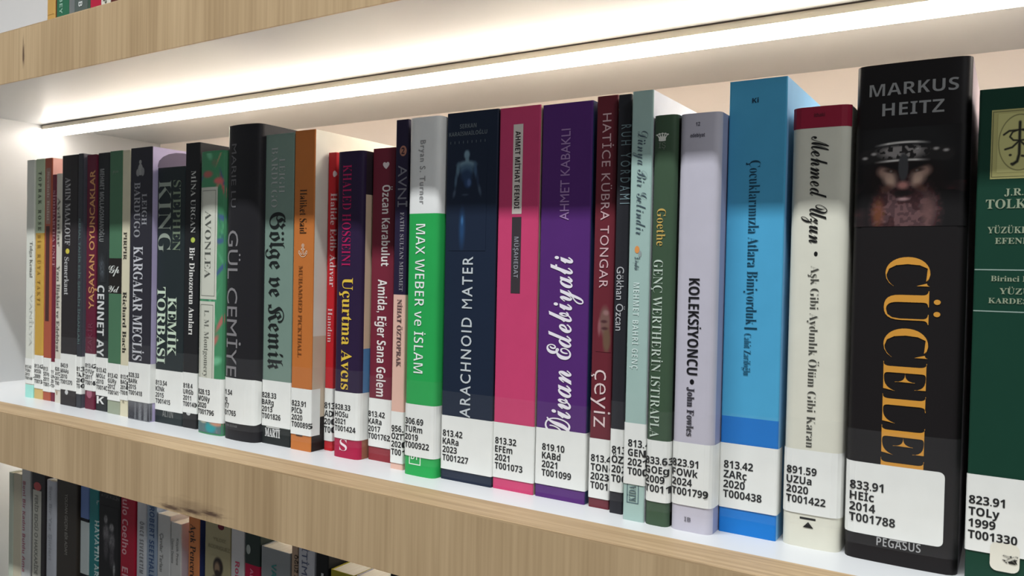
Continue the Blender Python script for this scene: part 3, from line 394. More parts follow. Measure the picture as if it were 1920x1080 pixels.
 {'label': 'black paperback with white spine panel and red blob on lower shelf', 'x': -0.71336, 'y': 0.03888, 'w': 0.02149, 'h': 0.21222, 'depth': 0.135, 'hard': False, 'r': 0.0008, 'bulge': 0.0, 'col': (52, 48, 50), 'side': None, 'bands': [], 'decals': [('rect', 'title_panel', 0.00195, 0.01574, 0.06441, 0.1937, (196, 194, 182), 8e-05, 0.0, 0.0), ('ell', 'red_blob', 0.00938, 0.19719, 0.00599, 0.00367, (190, 80, 80), 0.0001), ('text', 'title_lettering', 'FERİD EDGÜ O HAKKARİDE', 's', 'down', 0.00539, 0.01056, 0.1205, 0.18949, (120, 120, 112), 0.02, 0.0, 0.0002)], 'row': 'lower', 'base': -0.26924},
 {'label': 'bluish white paperback with bright page top, lower shelf', 'x': -0.6909, 'y': 0.03888, 'w': 0.01584, 'h': 0.20521, 'depth': 0.135, 'hard': False, 'r': 0.003, 'bulge': 0.0, 'col': (200, 202, 210), 'side': None, 'bands': [], 'decals': [('text', 'title_lettering', 'Son Bir Yaz Şiirleri', 's', 'down', 0.00571, 0.00987, 0.13811, 0.20045, (170, 172, 180), 0.01, 0.0, 0.0002)], 'row': 'lower', 'base': -0.26924},
 {'label': 'wide dark taupe paperback with faint silver lettering, lower shelf', 'x': -0.67354, 'y': 0.03888, 'w': 0.03045, 'h': 0.21223, 'depth': 0.135, 'hard': False, 'r': 0.0008, 'bulge': 0.0, 'col': (66, 60, 54), 'side': None, 'bands': [], 'decals': [('text', 'title_lettering', 'YOLDAN GEÇEN BİR ADAM', 's', 'down', 0.01294, 0.01694, 0.14769, 0.19819, (150, 146, 138), 0.01, 0.0, 0.0002)], 'row': 'lower', 'base': -0.26924},
 {'label': 'set-back blue and white paperback with black frame line, lower shelf', 'x': -0.64089, 'y': 0.0405, 'w': 0.01196, 'h': 0.21222, 'depth': 0.135, 'hard': False, 'r': 0.0008, 'bulge': 0.0, 'col': (110, 135, 190), 'side': None, 'bands': [(0.1818, (18, 20, 26)), (0.17917, (205, 214, 212)), (0.13622, (18, 20, 26))], 'decals': [], 'row': 'lower', 'base': -0.26924},
 {'label': 'narrow teal paperback with white lettering on the lower shelf', 'x': -0.62528, 'y': 0.03888, 'w': 0.01304, 'h': 0.2081, 'depth': 0.135, 'hard': False, 'r': 0.0008, 'bulge': 0.0, 'col': (42, 128, 130), 'side': None, 'bands': [], 'decals': [('text', 'title_lettering', 'HAYATIN ARKASI', 'S', 'down', 0.00823, 0.01308, 0.12244, 0.18402, (205, 225, 222), 0.0, 0.0, 0.0002), ('text', 'small_print', 'Ş', 'C', 'across', 0.00997, 0.01294, 0.19798, 0.20054, (200, 220, 220), 0.0, 0.0, 0.0002)], 'row': 'lower', 'base': -0.26924},
 {'label': 'black paperback with photograph of a couple, lower shelf', 'x': -0.61174, 'y': 0.03888, 'w': 0.02888, 'h': 0.21223, 'depth': 0.135, 'hard': False, 'r': 0.0008, 'bulge': 0.0, 'col': (36, 35, 37), 'side': None, 'bands': [], 'decals': [('art', 'couple_print', 'couple', 0.00232, 0.02691, 0.14433, 0.19823, 0.00012, 40, 110), ('text', 'author_lettering', 'AYŞE KULİN', 'n', 'across', 0.00312, 0.02765, 0.20479, 0.20731, (100, 100, 100), 0.0, 0.0, 0.0002)], 'row': 'lower', 'base': -0.26924},
 {'label': 'crimson paperback with white bold italic lettering, lower shelf', 'x': -0.58215, 'y': 0.03888, 'w': 0.01876, 'h': 0.21223, 'depth': 0.135, 'hard': False, 'r': 0.0008, 'bulge': 0.0, 'col': (178, 30, 56), 'side': None, 'bands': [], 'decals': [('text', 'author_lettering', 'Paulo Coelho', 'S', 'down', 0.00254, 0.00986, 0.16478, 0.21767, (225, 165, 172), 0.0, 0.0, 0.0002), ('text', 'title_lettering', 'Elif', 'S', 'down', 0.0027, 0.01037, 0.13984, 0.15515, (225, 165, 172), 0.0, 0.0, 0.0002)], 'row': 'lower', 'base': -0.26924},
 {'label': 'white paperback with grey spaced letters beside the crimson one', 'x': -0.56202, 'y': 0.03888, 'w': 0.01215, 'h': 0.21222, 'depth': 0.135, 'hard': False, 'r': 0.002, 'bulge': 0.0, 'col': (202, 204, 208), 'side': None, 'bands': [], 'decals': [('text', 'title_lettering', 'ÖNCE SEVECEKTİM', 'S', 'down', 0.00484, 0.00955, 0.15484, 0.19422, (120, 120, 122), 0.0, 0.2, 0.0002)], 'row': 'lower', 'base': -0.26924},
 {'label': 'blue-grey paperback with dark blue capitals on the lower shelf', 'x': -0.54854, 'y': 0.03888, 'w': 0.01187, 'h': 0.21222, 'depth': 0.135, 'hard': False, 'r': 0.0008, 'bulge': 0.0, 'col': (150, 166, 186), 'side': None, 'bands': [], 'decals': [('text', 'author_lettering', 'ROBERT SEETHALER', 'S', 'down', 0.00335, 0.00926, 0.14957, 0.20778, (62, 88, 130), 0.0, 0.0, 0.0002)], 'row': 'lower', 'base': -0.26924},
 {'label': 'white paperback with bright page top and tiny grey lettering, lower shelf', 'x': -0.53521, 'y': 0.03888, 'w': 0.01477, 'h': 0.20431, 'depth': 0.135, 'hard': False, 'r': 0.0008, 'bulge': 0.0, 'col': (205, 205, 203), 'side': None, 'bands': [], 'decals': [('text', 'title_lettering', 'Çavdar Tarlası', 's', 'down', 0.00319, 0.00705, 0.16143, 0.19003, (140, 140, 138), 0.02, 0.0, 0.0002)], 'row': 'lower', 'base': -0.26924},
 {'label': 'shorter white paperback with two tiny lines of lettering, lower shelf', 'x': -0.5191, 'y': 0.03888, 'w': 0.01189, 'h': 0.20088, 'depth': 0.135, 'hard': False, 'r': 0.0008, 'bulge': 0.0, 'col': (208, 206, 202), 'side': (196, 186, 196), 'bands': [], 'decals': [('text', 'title_lettering', 'Küçük Prens', 's', 'down', 0.00672, 0.00921, 0.17026, 0.18977, (140, 140, 138), 0.02, 0.0, 0.0002), ('text', 'second_line', 'Üzerine Deneme', 's', 'down', 0.00107, 0.00358, 0.17062, 0.18867, (140, 140, 138), 0.02, 0.0, 0.0002)], 'row': 'lower', 'base': -0.26924},
 {'label': 'orange paperback with slanted black lettering on the lower shelf', 'x': -0.49886, 'y': 0.03888, 'w': 0.01204, 'h': 0.21222, 'depth': 0.135, 'hard': False, 'r': 0.0008, 'bulge': 0.0, 'col': (222, 138, 84), 'side': (50, 62, 110), 'bands': [], 'decals': [('text', 'title_lettering', 'Açık Pencere', 'R', 'down', 0.00242, 0.00844, 0.16444, 0.20361, (55, 38, 30), 0.0, 0.0, 0.0002)], 'row': 'lower', 'base': -0.26924},
 {'label': 'khaki paperback with portrait of a bearded man and red dot, lower shelf', 'x': -0.4803, 'y': 0.03888, 'w': 0.02695, 'h': 0.21223, 'depth': 0.135, 'hard': False, 'r': 0.0008, 'bulge': 0.0, 'col': (176, 166, 130), 'side': None, 'bands': [], 'decals': [('ell', 'red_dot', 0.01718, 0.20745, 0.00339, 0.00223, (110, 25, 45), 0.0001), ('text', 'author_lettering', 'YILDIZ', 'n', 'across', 0.00909, 0.02274, 0.19673, 0.19897, (140, 132, 100), 0.0, 0.0, 0.0002), ('text', 'title_lettering', 'RODRIGUEZ', 'n', 'across', 0.00399, 0.02677, 0.19101, 0.19363, (140, 132, 100), 0.0, 0.0, 0.0002), ('art', 'portrait_print', 'portrait', 0.00496, 0.0266, 0.16148, 0.18615, 0.00012, 40, 60)], 'row': 'lower', 'base': -0.26924},
 {'label': 'white paperback with pink-red lettering right of the khaki one', 'x': -0.45223, 'y': 0.03888, 'w': 0.01321, 'h': 0.21222, 'depth': 0.135, 'hard': False, 'r': 0.0008, 'bulge': 0.0, 'col': (210, 208, 208), 'side': None, 'bands': [], 'decals': [('text', 'title_lettering', 'Roland', 'S', 'down', 0.00471, 0.0091, 0.16222, 0.18681, (205, 70, 105), 0.0, 0.0, 0.0002)], 'row': 'lower', 'base': -0.26924},
 {'label': 'paperback with dark green photograph above crimson, lower shelf', 'x': -0.43793, 'y': 0.03888, 'w': 0.01497, 'h': 0.21223, 'depth': 0.135, 'hard': False, 'r': 0.0008, 'bulge': 0.0, 'col': (50, 62, 58), 'side': None, 'bands': [(0.18774, (190, 20, 66))], 'decals': [('ell', 'white_blob', 0.00356, 0.19756, 0.00214, 0.00326, (170, 178, 172), 0.0001), ('text', 'title_lettering', 'ALEV', 'S', 'down', 0.00561, 0.00881, 0.17108, 0.18519, (235, 130, 160), 0.0, 0.0, 0.0002)], 'row': 'lower', 'base': -0.26924},
 {'label': 'thick pale grey paperback with teal letters and bright page top', 'x': -0.4217, 'y': 0.03888, 'w': 0.02761, 'h': 0.20266, 'depth': 0.135, 'hard': False, 'r': 0.0008, 'bulge': 0.0, 'col': (150, 154, 156), 'side': None, 'bands': [], 'decals': [('text', 'title_lettering', 'VATAN', 'S', 'down', 0.01036, 0.01495, 0.17075, 0.19305, (60, 140, 135), 0.0, 0.0, 0.0002)], 'row': 'lower', 'base': -0.26924},
 {'label': 'narrow tan paperback with dark capitals between grey and white books', 'x': -0.39282, 'y': 0.03888, 'w': 0.00542, 'h': 0.21222, 'depth': 0.135, 'hard': False, 'r': 0.0008, 'bulge': 0.0, 'col': (192, 164, 140), 'side': None, 'bands': [], 'decals': [('text', 'author_lettering', 'OĞUZ ATAY', 'S', 'down', 0.00295, 0.0054, 0.17904, 0.2033, (70, 60, 50), 0.0, 0.0, 0.0002)], 'row': 'lower', 'base': -0.26924},
 {'label': 'white paperback with large slate blue capitals on the lower shelf', 'x': -0.38642, 'y': 0.03888, 'w': 0.01446, 'h': 0.21223, 'depth': 0.135, 'hard': False, 'r': 0.0008, 'bulge': 0.0, 'col': (205, 205, 212), 'side': None, 'bands': [], 'decals': [('text', 'title_lettering', 'İTİMAT', 'n', 'down', 0.00332, 0.00813, 0.1809, 0.20977, (88, 96, 128), 0.0, 0.0, 0.0002)], 'row': 'lower', 'base': -0.26924},
 {'label': 'black paperback beside the yellow one on the lower shelf', 'x': -0.37054, 'y': 0.03888, 'w': 0.01076, 'h': 0.21222, 'depth': 0.135, 'hard': False, 'r': 0.0008, 'bulge': 0.0, 'col': (28, 28, 30), 'side': None, 'bands': [], 'decals': [('text', 'title_lettering', 'J', 'S', 'across', 0.00276, 0.00696, 0.19316, 0.19654, (210, 210, 210), 0.0, 0.0, 0.0002)], 'row': 'lower', 'base': -0.26924},
 {'label': 'yellow paperback with bright page top on the lower shelf', 'x': -0.35767, 'y': 0.03888, 'w': 0.01985, 'h': 0.20067, 'depth': 0.135, 'hard': False, 'r': 0.0008, 'bulge': 0.0, 'col': (170, 158, 44), 'side': None, 'bands': [], 'decals': [], 'row': 'lower', 'base': -0.26924},
 {'label': 'lilac-white paperback with bright page top on the lower shelf', 'x': -0.33606, 'y': 0.03888, 'w': 0.02316, 'h': 0.2014, 'depth': 0.135, 'hard': False, 'r': 0.0008, 'bulge': 0.0, 'col': (190, 186, 198), 'side': None, 'bands': [], 'decals': [], 'row': 'lower', 'base': -0.26924},
 {'label': 'black paperback at the bottom edge, last of the lower row', 'x': -0.30899, 'y': 0.03888, 'w': 0.01746, 'h': 0.21223, 'depth': 0.135, 'hard': False, 'r': 0.0008, 'bulge': 0.0, 'col': (30, 32, 34), 'side': None, 'bands': [], 'decals': [], 'row': 'lower', 'base': -0.26924},
 {'label': 'mottled ochre paperback, first on the upper shelf', 'x': -0.65254, 'y': 0.0162, 'w': 0.0113, 'h': 0.2, 'depth': 0.135, 'hard': False, 'r': 0.0008, 'bulge': 0.0, 'col': (190, 150, 84), 'side': (120, 60, 40), 'bands': [], 'decals': [('art', 'mottled_print', 'mottle', 5e-05, 0.01125, 0.01231, 0.14877, 0.00012, 10, 90)], 'row': 'upper', 'base': 0.30294},
 {'label': 'green paperback with pale blue-white letters on the upper shelf', 'x': -0.63893, 'y': 0.0162, 'w': 0.01668, 'h': 0.2, 'depth': 0.135, 'hard': False, 'r': 0.0008, 'bulge': 0.0, 'col': (48, 104, 78), 'side': (150, 155, 155), 'bands': [], 'decals': [('text', 'title_lettering', 'SÜREYYA BEY', 'S', 'down', 0.00462, 0.0088, 0.01045, 0.05832, (140, 180, 160), 0.0, 0.0, 0.0002)], 'row': 'upper', 'base': 0.30294},
 {'label': 'grey-green paperback with white blob letters on the upper shelf', 'x': -0.61409, 'y': 0.0162, 'w': 0.01742, 'h': 0.205, 'depth': 0.135, 'hard': False, 'r': 0.0008, 'bulge': 0.0, 'col': (84, 94, 90), 'side': None, 'bands': [], 'decals': [('text', 'title_lettering', 'ODA 8 OB', 'S', 'down', 0.00626, 0.01134, 0.01196, 0.04502, (200, 206, 204), 0.0, 0.0, 0.0002)], 'row': 'upper', 'base': 0.30294},
 {'label': 'dark green sliver of a paperback on the upper shelf', 'x': -0.59595, 'y': 0.0162, 'w': 0.00313, 'h': 0.2, 'depth': 0.135, 'hard': False, 'r': 0.0008, 'bulge': 0.0, 'col': (62, 82, 70), 'side': None, 'bands': [], 'decals': [], 'row': 'upper', 'base': 0.30294},
 {'label': 'crimson paperback on the upper shelf', 'x': -0.59232, 'y': 0.0162, 'w': 0.01325, 'h': 0.21, 'depth': 0.135, 'hard': False, 'r': 0.0008, 'bulge': 0.0, 'col': (172, 36, 62), 'side': None, 'bands': [], 'decals': [], 'row': 'upper', 'base': 0.30294},
 {'label': 'cream paperback with dark lettering on the upper shelf', 'x': -0.57838, 'y': 0.0162, 'w': 0.01164, 'h': 0.2, 'depth': 0.135, 'hard': False, 'r': 0.0008, 'bulge': 0.0, 'col': (206, 204, 192), 'side': None, 'bands': [], 'decals': [('text', 'title_lettering', 'KARA KİTAP', 'R', 'down', 0.00298, 0.00777, 0.00916, 0.05069, (80, 80, 74), 0.0, 0.0, 0.0002)], 'row': 'upper', 'base': 0.30294},
 {'label': 'dark brown paperback, last in view on the upper shelf', 'x': -0.56605, 'y': 0.0162, 'w': 0.01667, 'h': 0.2, 'depth': 0.135, 'hard': False, 'r': 0.0008, 'bulge': 0.0, 'col': (86, 42, 38), 'side': None, 'bands': [], 'decals': [], 'row': 'upper', 'base': 0.30294},
]

for d in BOOKS:                    # read every glyph while the scene is still empty
    for q in d['decals']:
        if q[0] == 'text': line_of(q[2], q[3], q[10], q[11])
    for s_ in d.get('sticker', (0, 0, 0, 0, ()))[4]: line_of(s_, 'S', 0.006)

# ------------------------------------------------------------------ book surface
class Surf:
    """front of a book: s runs across the spine (0..w), negative / >w wraps onto the covers"""
    def __init__(s, w, r, bulge):
        s.w, s.r, s.b = w, min(r, w * 0.45), bulge
        S = [0.0]
        for t in (0.15, 0.45, 1.0): S.append(s.r * t)
        n = 8 if bulge else 1
        for i in range(1, n): S.append(s.r + (w - 2 * s.r) * i / n)
        S += [w - s.r * t for t in (1.0, 0.45, 0.15)] + [w]
        s.samples = S
    def f(s, x):
        x = min(max(x, 0.0), s.w)
        y = s.b * (2 * x / s.w - 1) ** 2
        e = min(x, s.w - x)
        if e < s.r: y += s.r - math.sqrt(max(0, s.r ** 2 - (s.r - e) ** 2))
        return y
    def pt(s, u, lift=0.0):
        if u < 0: return (-lift, s.f(0) - u)
        if u > s.w: return (s.w + lift, s.f(s.w) + u - s.w)
        d = 1e-4
        a, c = max(0, u - d), min(s.w, u + d)
        tx, ty = c - a, s.f(c) - s.f(a)
        l = math.hypot(tx, ty)
        return (u + lift * ty / l, s.f(u) - lift * tx / l)

def decal(name, V2, F, surf, mat, parent, lift, cut=True):
    bm = bmesh.new()
    vs = [bm.verts.new((float(p[0]), 0.0, float(p[1]))) for p in V2]
    for t in F:
        try: bm.faces.new([vs[i] for i in t])
        except ValueError: pass
    if cut and len(V2):
        x0, x1 = min(p[0] for p in V2), max(p[0] for p in V2)
        for sx in surf.samples:
            if x0 < sx < x1:
                bmesh.ops.bisect_plane(bm, geom=bm.verts[:] + bm.edges[:] + bm.faces[:], plane_co=(sx, 0, 0), plane_no=(1, 0, 0), dist=1e-7)
    for v in bm.verts:
        x, y = surf.pt(v.co.x, lift)
        v.co = Vector((x, y, v.co.z))
    bm.normal_update()
    me = bpy.data.meshes.new(name); bm.to_mesh(me); bm.free()
    # face outwards
    return link(name, me, [mat], parent)

def rect_poly(u0, u1, z0, z1, rad=0.0, sides='all', n=4):
    if rad <= 0:
        return [(u0, z0), (u1, z0), (u1, z1), (u0, z1)]
    P = []
    for cx, cz, a0, side in ((u1 - rad, z0 + rad, -90, 'r'), (u1 - rad, z1 - rad, 0, 'r'), (u0 + rad, z1 - rad, 90, 'l'), (u0 + rad, z0 + rad, 180, 'l')):
        if sides != 'all' and side not in sides:
            P.append((u0, z1 if a0 == 90 else z0)); continue
        for i in range(n + 1):
            a = math.radians(a0 + 90 * i / n)
            P.append((cx + rad * math.cos(a), cz + rad * math.sin(a)))
    return P

# ------------------------------------------------------------------ printed pictures (colour of the print itself)
def el(u, v, cx, cy, rx, ry, soft=0.35, rot=0.0):
    c, s_ = math.cos(rot), math.sin(rot)
    x = ((u - cx) * c + (v - cy) * s_) / rx; y = (-(u - cx) * s_ + (v - cy) * c) / ry
    d = np.sqrt(x * x + y * y)
    return np.clip((1 + soft - d) / (2 * soft) if soft > 0 else (d < 1) * 1.0, 0, 1)
def mixc(img, m_, c, a=1.0):
    m_ = (m_ * a)[..., None]
    return img * (1 - m_) + np.array(c, float) * m_
def vnoise(u, v, n, seed):
    rs = np.random.RandomState(seed); g = rs.rand(n[1] + 2, n[0] + 2)
    x = np.clip(u, 0, 0.9999) * n[0]; y = np.clip(v, 0, 0.9999) * n[1]
    i, j = x.astype(int), y.astype(int); fx, fy = x - i, y - j
    fx = fx * fx * (3 - 2 * fx); fy = fy * fy * (3 - 2 * fy)
    return (g[j, i] * (1 - fx) + g[j, i + 1] * fx) * (1 - fy) + (g[j + 1, i] * (1 - fx) + g[j + 1, i + 1] * fx) * fy
def seg(u, v, x0, y0, x1, y1, wd, asp=1.0, soft=0.6):
    dx, dy = (x1 - x0), (y1 - y0) * asp
    t = np.clip(((u - x0) * dx + (v - y0) * asp * dy) / (dx * dx + dy * dy + 1e-9), 0, 1)
    d = np.hypot(u - x0 - t * dx, (v - y0) * asp - t * dy)
    return np.clip((wd * (1 + soft) - d) / (wd * 2 * soft), 0, 1)

def art_img(kind, u, v):
    img = np.zeros(u.shape + (3,))
    N1 = vnoise(u, v, (14, 16), 3); N2 = vnoise(u, v, (40, 40), 5)
    if kind == 'warrior':
        img[:] = (29, 27, 28)
        img = mixc(img, (vnoise(u, v, (7, 7), 8) > 0.45) * (v < 0.45) * 1.0 * N1, (64, 44, 46), 0.55)
        img = mixc(img, el(u, v, .47, .80, .42, .30, .3), (40, 40, 41), 0.8)            # helmet dome
        img = mixc(img, el(u, v, .47, .48, .34, .30, .2), (34, 28, 28))
        beard = el(u, v, .48, .14, .28, .34, .25)
        img = mixc(img, beard, (66, 48, 50)); img = mixc(img, beard * (N2 > .55), (98, 72, 72), .6)
        img = mixc(img, beard * (N1 > .6), (38, 30, 32), .6)
        img = mixc(img, el(u, v, .24, .14, .05, .13, .5), (96, 56, 44), .8)
        img = mixc(img, el(u, v, .68, .16, .06, .16, .5), (88, 64, 62), .8)
        # cheeks under the shadowed brow
        for cx, sg in ((.33, 1), (.59, -1)):
            img = mixc(img, el(u, v, cx - .055 * sg, .555, .055, .050, .5, -.5 * sg), (134, 106, 96), .9)
            img = mixc(img, el(u, v, cx, .50, .060, .085, .5, .35 * sg), (150, 124, 112))
            img = mixc(img, el(u, v, cx + .015 * sg, .455, .035, .055, .6, .3 * sg), (178, 150, 134), .8)
            img = mixc(img, el(u, v, cx + .01 * sg, .565, .055, .020, .5, -.15 * sg), (58, 44, 42), .95)
            img = mixc(img, el(u, v, cx + .015 * sg, .562, .013, .010, .3), (120, 112, 108), .7)
            img = mixc(img, el(u, v, cx + .02 * sg, .615, .105, .030, .5, -.28 * sg), (30, 26, 27))
            img = mixc(img, el(u, v, cx - .02 * sg, .385, .05, .030, .6, .5 * sg), (92, 62, 54), .7)
        # helmet band
        yc = .70 + .22 * (.25 - (u - .47) ** 2) - .03
        band = np.clip(1 - np.abs(v - yc - .02) / .085, 0, 1) * el(u, v, .47, .75, .40, .3, .1)
        img = mixc(img, np.clip(band * 3, 0, 1), (44, 42, 42))
        img = mixc(img, np.clip(band * 3, 0, 1) * (N2 > .5) * el(u, v, .44, .76, .2, .08, .3), (150, 144, 142), .8)
        arch = .85 - .35 * (u - .47) ** 2; arch2 = .66 - .2 * (u - .47) ** 2 + .01
        for yy, k in ((arch, 1), (arch2, 1)):
            img = mixc(img, np.clip(1.4 - np.abs(v - yy) / .011, 0, 1) * el(u, v, .44, yy, .19, .3, .35), (188, 184, 180))
        for px, py in ((.105, .705), (.185, .745), (.575, .775), (.735, .77), (.82, .75)):
            img = mixc(img, el(u, v, px, py, .024, .014, .5), (150, 146, 144))
        img = mixc(img, el(u, v, .455, .60, .045, .14, .15), (62, 62, 64))              # nasal guard
        img = mixc(img, el(u, v, .455, .415, .050, .038, .5), (166, 116, 110))            # nose tip
        img = mixc(img, el(u, v, .46, .33, .09, .03, .5), (36, 28, 28))                 # moustache
        img = mixc(img, el(u, v, .46, .275, .05, .016, .5), (140, 112, 112))            # mouth
    elif kind == 'torso':
        img[:] = (31, 41, 60)
        V = (v - .48) / .52                                                             # figure in the upper part
        def E_(cx, cy, rx, ry, c, a=1, so=.35, rot=0):
            return mixc(img, el(u, V, cx, cy, rx, ry, so, rot), c, a)
        img = E_(.46, .90, .075, .085, (120, 148, 164), 1, .3)
        img = E_(.47, .80, .05, .07, (112, 140, 156))
        img = E_(.46, .71, .24, .075, (112, 140, 156))
        img = E_(.46, .62, .20, .10, (74, 100, 124))
        img = E_(.46, .50, .15, .12, (42, 62, 92))
        img = E_(.50, .36, .10, .09, (44, 66, 104))
        img = E_(.53, .37, .05, .07, (86, 108, 150), .8)
        img = E_(.22, .62, .045, .13, (92, 118, 136), 1, .4, -.1)
        img = E_(.17, .42, .035, .14, (74, 96, 118), 1, .4, -.1)
        img = E_(.13, .17, .035, .08, (70, 84, 104), 1, .5, -.3)
        img = E_(.70, .60, .04, .14, (66, 92, 122), .9, .4, .1)
        img = E_(.76, .42, .03, .12, (46, 62, 88), .8, .4, .1)
        img = E_(.82, .22, .035, .10, (70, 84, 104), 1, .5, .3)
        img = E_(.43, .14, .09, .02, (64, 76, 96), .8)
        img = mixc(img, el(u, v, .36, .22, .07, .16, .6), (44, 88, 140), .6)
        img = mixc(img, el(u, v, .36, .30, .03, .04, .6), (70, 120, 170), .7)
    elif kind == 'floral':
        img[:] = (74, 140, 100)
        rs = np.random.RandomState(12)
        cols = ((196, 104, 100), (70, 90, 140), (120, 190, 150), (60, 110, 100), (190, 150, 120), (90, 160, 120))
        for i in range(46):
            cx, cy = rs.rand(), rs.rand()
            img = mixc(img, el(u, v, cx, cy, .10 + .12 * rs.rand(), .006 + .010 * rs.rand(), .4, rs.rand() - .5), cols[i % 6], .85)
        img = mixc(img, el(u, v, .35, .925, .2, .012, .3), (178, 104, 96)); img = mixc(img, el(u, v, .78, .90, .17, .011, .3), (214, 110, 108))
        img = mixc(img, el(u, v, .62, .965, .1, .012, .5), (120, 120, 96), .7)
        img = mixc(img, (v < .055) * 1.0, (96, 90, 120), .6)
        img = mixc(img, el(u, v, .6, .02, .2, .02, .3), (50, 146, 150)); img = mixc(img, el(u, v, .8, .04, .25, .013, .3), (196, 140, 116))
        img = mixc(img, el(u, v, .3, .045, .16, .012, .3), (214, 206, 180))
    elif kind == 'castle':
        img[:] = (122, 124, 128)
        k = vnoise(u, v * 0 + .5, (9, 1), 4)
        img = mixc(img, (k > .5) * np.clip(1.2 - v, 0, 1), (52, 52, 58))
        img = mixc(img, (N2 > .6) * 1.0, (90, 92, 98), .5)
    elif kind == 'hand':
        img[:] = (108, 42, 52)
        img = mixc(img, el(u, v, .55, .62, .34, .30, .25), (120, 88, 82)); img = mixc(img, el(u, v, .70, .25, .25, .26, .3), (110, 84, 68))
        img = mixc(img, el(u, v, .2, .5, .10, .16, .4), (150, 100, 104), .8)
        img = mixc(img, el(u, v, .62, .8, .18, .05, .4), (160, 120, 120), .7); img = mixc(img, el(u, v, .5, .62, .2, .03, .4), (70, 40, 44), .8)
        img = mixc(img, el(u, v, .55, .48, .2, .03, .4), (70, 40, 44), .8)
    elif kind == 'couple':
        img[:] = (36, 35, 37)
        for cx, cy, hx in ((.30, .80, .10), (.62, .70, .12)):
            img = mixc(img, el(u, v, cx, cy, hx, .06, .3), (150, 148, 150))
            img = mixc(img, el(u, v, cx + .02, cy - .2, .16, .13, .35), (120, 117, 120))
            img = mixc(img, el(u, v, cx + .03, cy - .42, .12, .16, .4), (86, 82, 86), .9)
        img = mixc(img, el(u, v, .78, .10, .06, .1, .4), (150, 150, 150))
        img = mixc(img, (N2 > .6) * 1.0, (30, 30, 32), .3)
    elif kind == 'portrait':
        img[:] = (176, 166, 130)
        img = mixc(img, el(u, v, .50, .10, .46, .40, .1), (96, 90, 80))
        img = mixc(img, el(u, v, .45, .70, .24, .27, .15), (52, 44, 40))
        img = mixc(img, el(u, v, .40, .66, .13, .17, .3), (150, 124, 100)); img = mixc(img, el(u, v, .42, .52, .13, .09, .3), (58, 48, 42))
    elif kind == 'monogram':
        img[:] = (205, 200, 135)
        A = 1.32
        d = np.hypot((u - .5) / .47, (v - .5) / .47)
        img = mixc(img, np.clip(1.5 - np.abs(d - 1) / .022, 0, 1), (132, 128, 84))
        ink = np.zeros_like(u)
        def S_(*p, w_=.022):
            nonlocal ink
            for a, c in zip(p, p[1:]): ink = np.maximum(ink, seg(u, v, a[0], a[1], c[0], c[1], w_, A))
        S_((.50, .84), (.50, .30), (.46, .18), (.36, .13), w_=.03)
        S_((.14, .64), (.26, .70), (.80, .72), (.88, .76), w_=.02)
        S_((.50, .72), (.34, .68), (.28, .60), (.36, .54), (.50, .53), (.64, .54), (.72, .60), (.66, .68), (.50, .72), w_=.018)
        S_((.50, .53), (.34, .42), (.18, .39), w_=.02); S_((.50, .53), (.66, .42), (.84, .39), w_=.02)
        S_((.56, .27), (.70, .25), (.80, .30), w_=.022)
        img = mixc(img, ink, (40, 40, 34))
        for cx, cy in ((.30, .29), (.70, .33), (.34, .14)):
            img = mixc(img, el(u, v, cx, cy, .035, .02, .3), (60, 58, 46))
    elif kind == 'cloud':
        img[:] = (42, 44, 46)
        img = mixc(img, el(u, v, .4, .5, .3, .35, .6, .3) * N1, (96, 104, 112))
    elif kind == 'mottle':
        img[:] = (190, 150, 84)
        img = mixc(img, (vnoise(u, v, (2, 14), 9) > .6) * 1.0, (140, 104, 52), .8)
    if kind == 'warrior': img = np.where(img > 45, img * 1.18, img)
    return np.clip(img, 0, 255)

def art(name, kind, u0, u1, z0, z1, nu, nv, surf, parent, lift):
    uu = np.linspace(0, 1, nu + 1); vv = np.linspace(0, 1, nv + 1)
    Ug, Vg = np.meshgrid(uu, vv)
    img = art_img(kind, Ug, Vg) / 255.0
    L_ = np.where(img <= 0.04045, img / 12.92, ((img + 0.055) / 1.055) ** 2.4)
    verts = []
    for j in range(nv + 1):
        for i in range(nu + 1):
            x, y = surf.pt(u0 + (u1 - u0) * uu[i], lift)
            verts.append((x, y, z0 + (z1 - z0) * vv[j]))
    k = nu + 1
    faces = [(j * k + i, j * k + i + 1, (j + 1) * k + i + 1, (j + 1) * k + i) for j in range(nv) for i in range(nu)]
    me = bpy.data.meshes.new(name); me.from_pydata(verts, [], faces)
    at = me.color_attributes.new('Col', 'FLOAT_COLOR', 'POINT')
    flat = np.concatenate([L_.reshape(-1, 3), np.ones(((nu + 1) * (nv + 1), 1))], 1).astype(np.float32)
    at.data.foreach_set('color', flat.ravel())
    return link(name, me, [vcol()], parent)

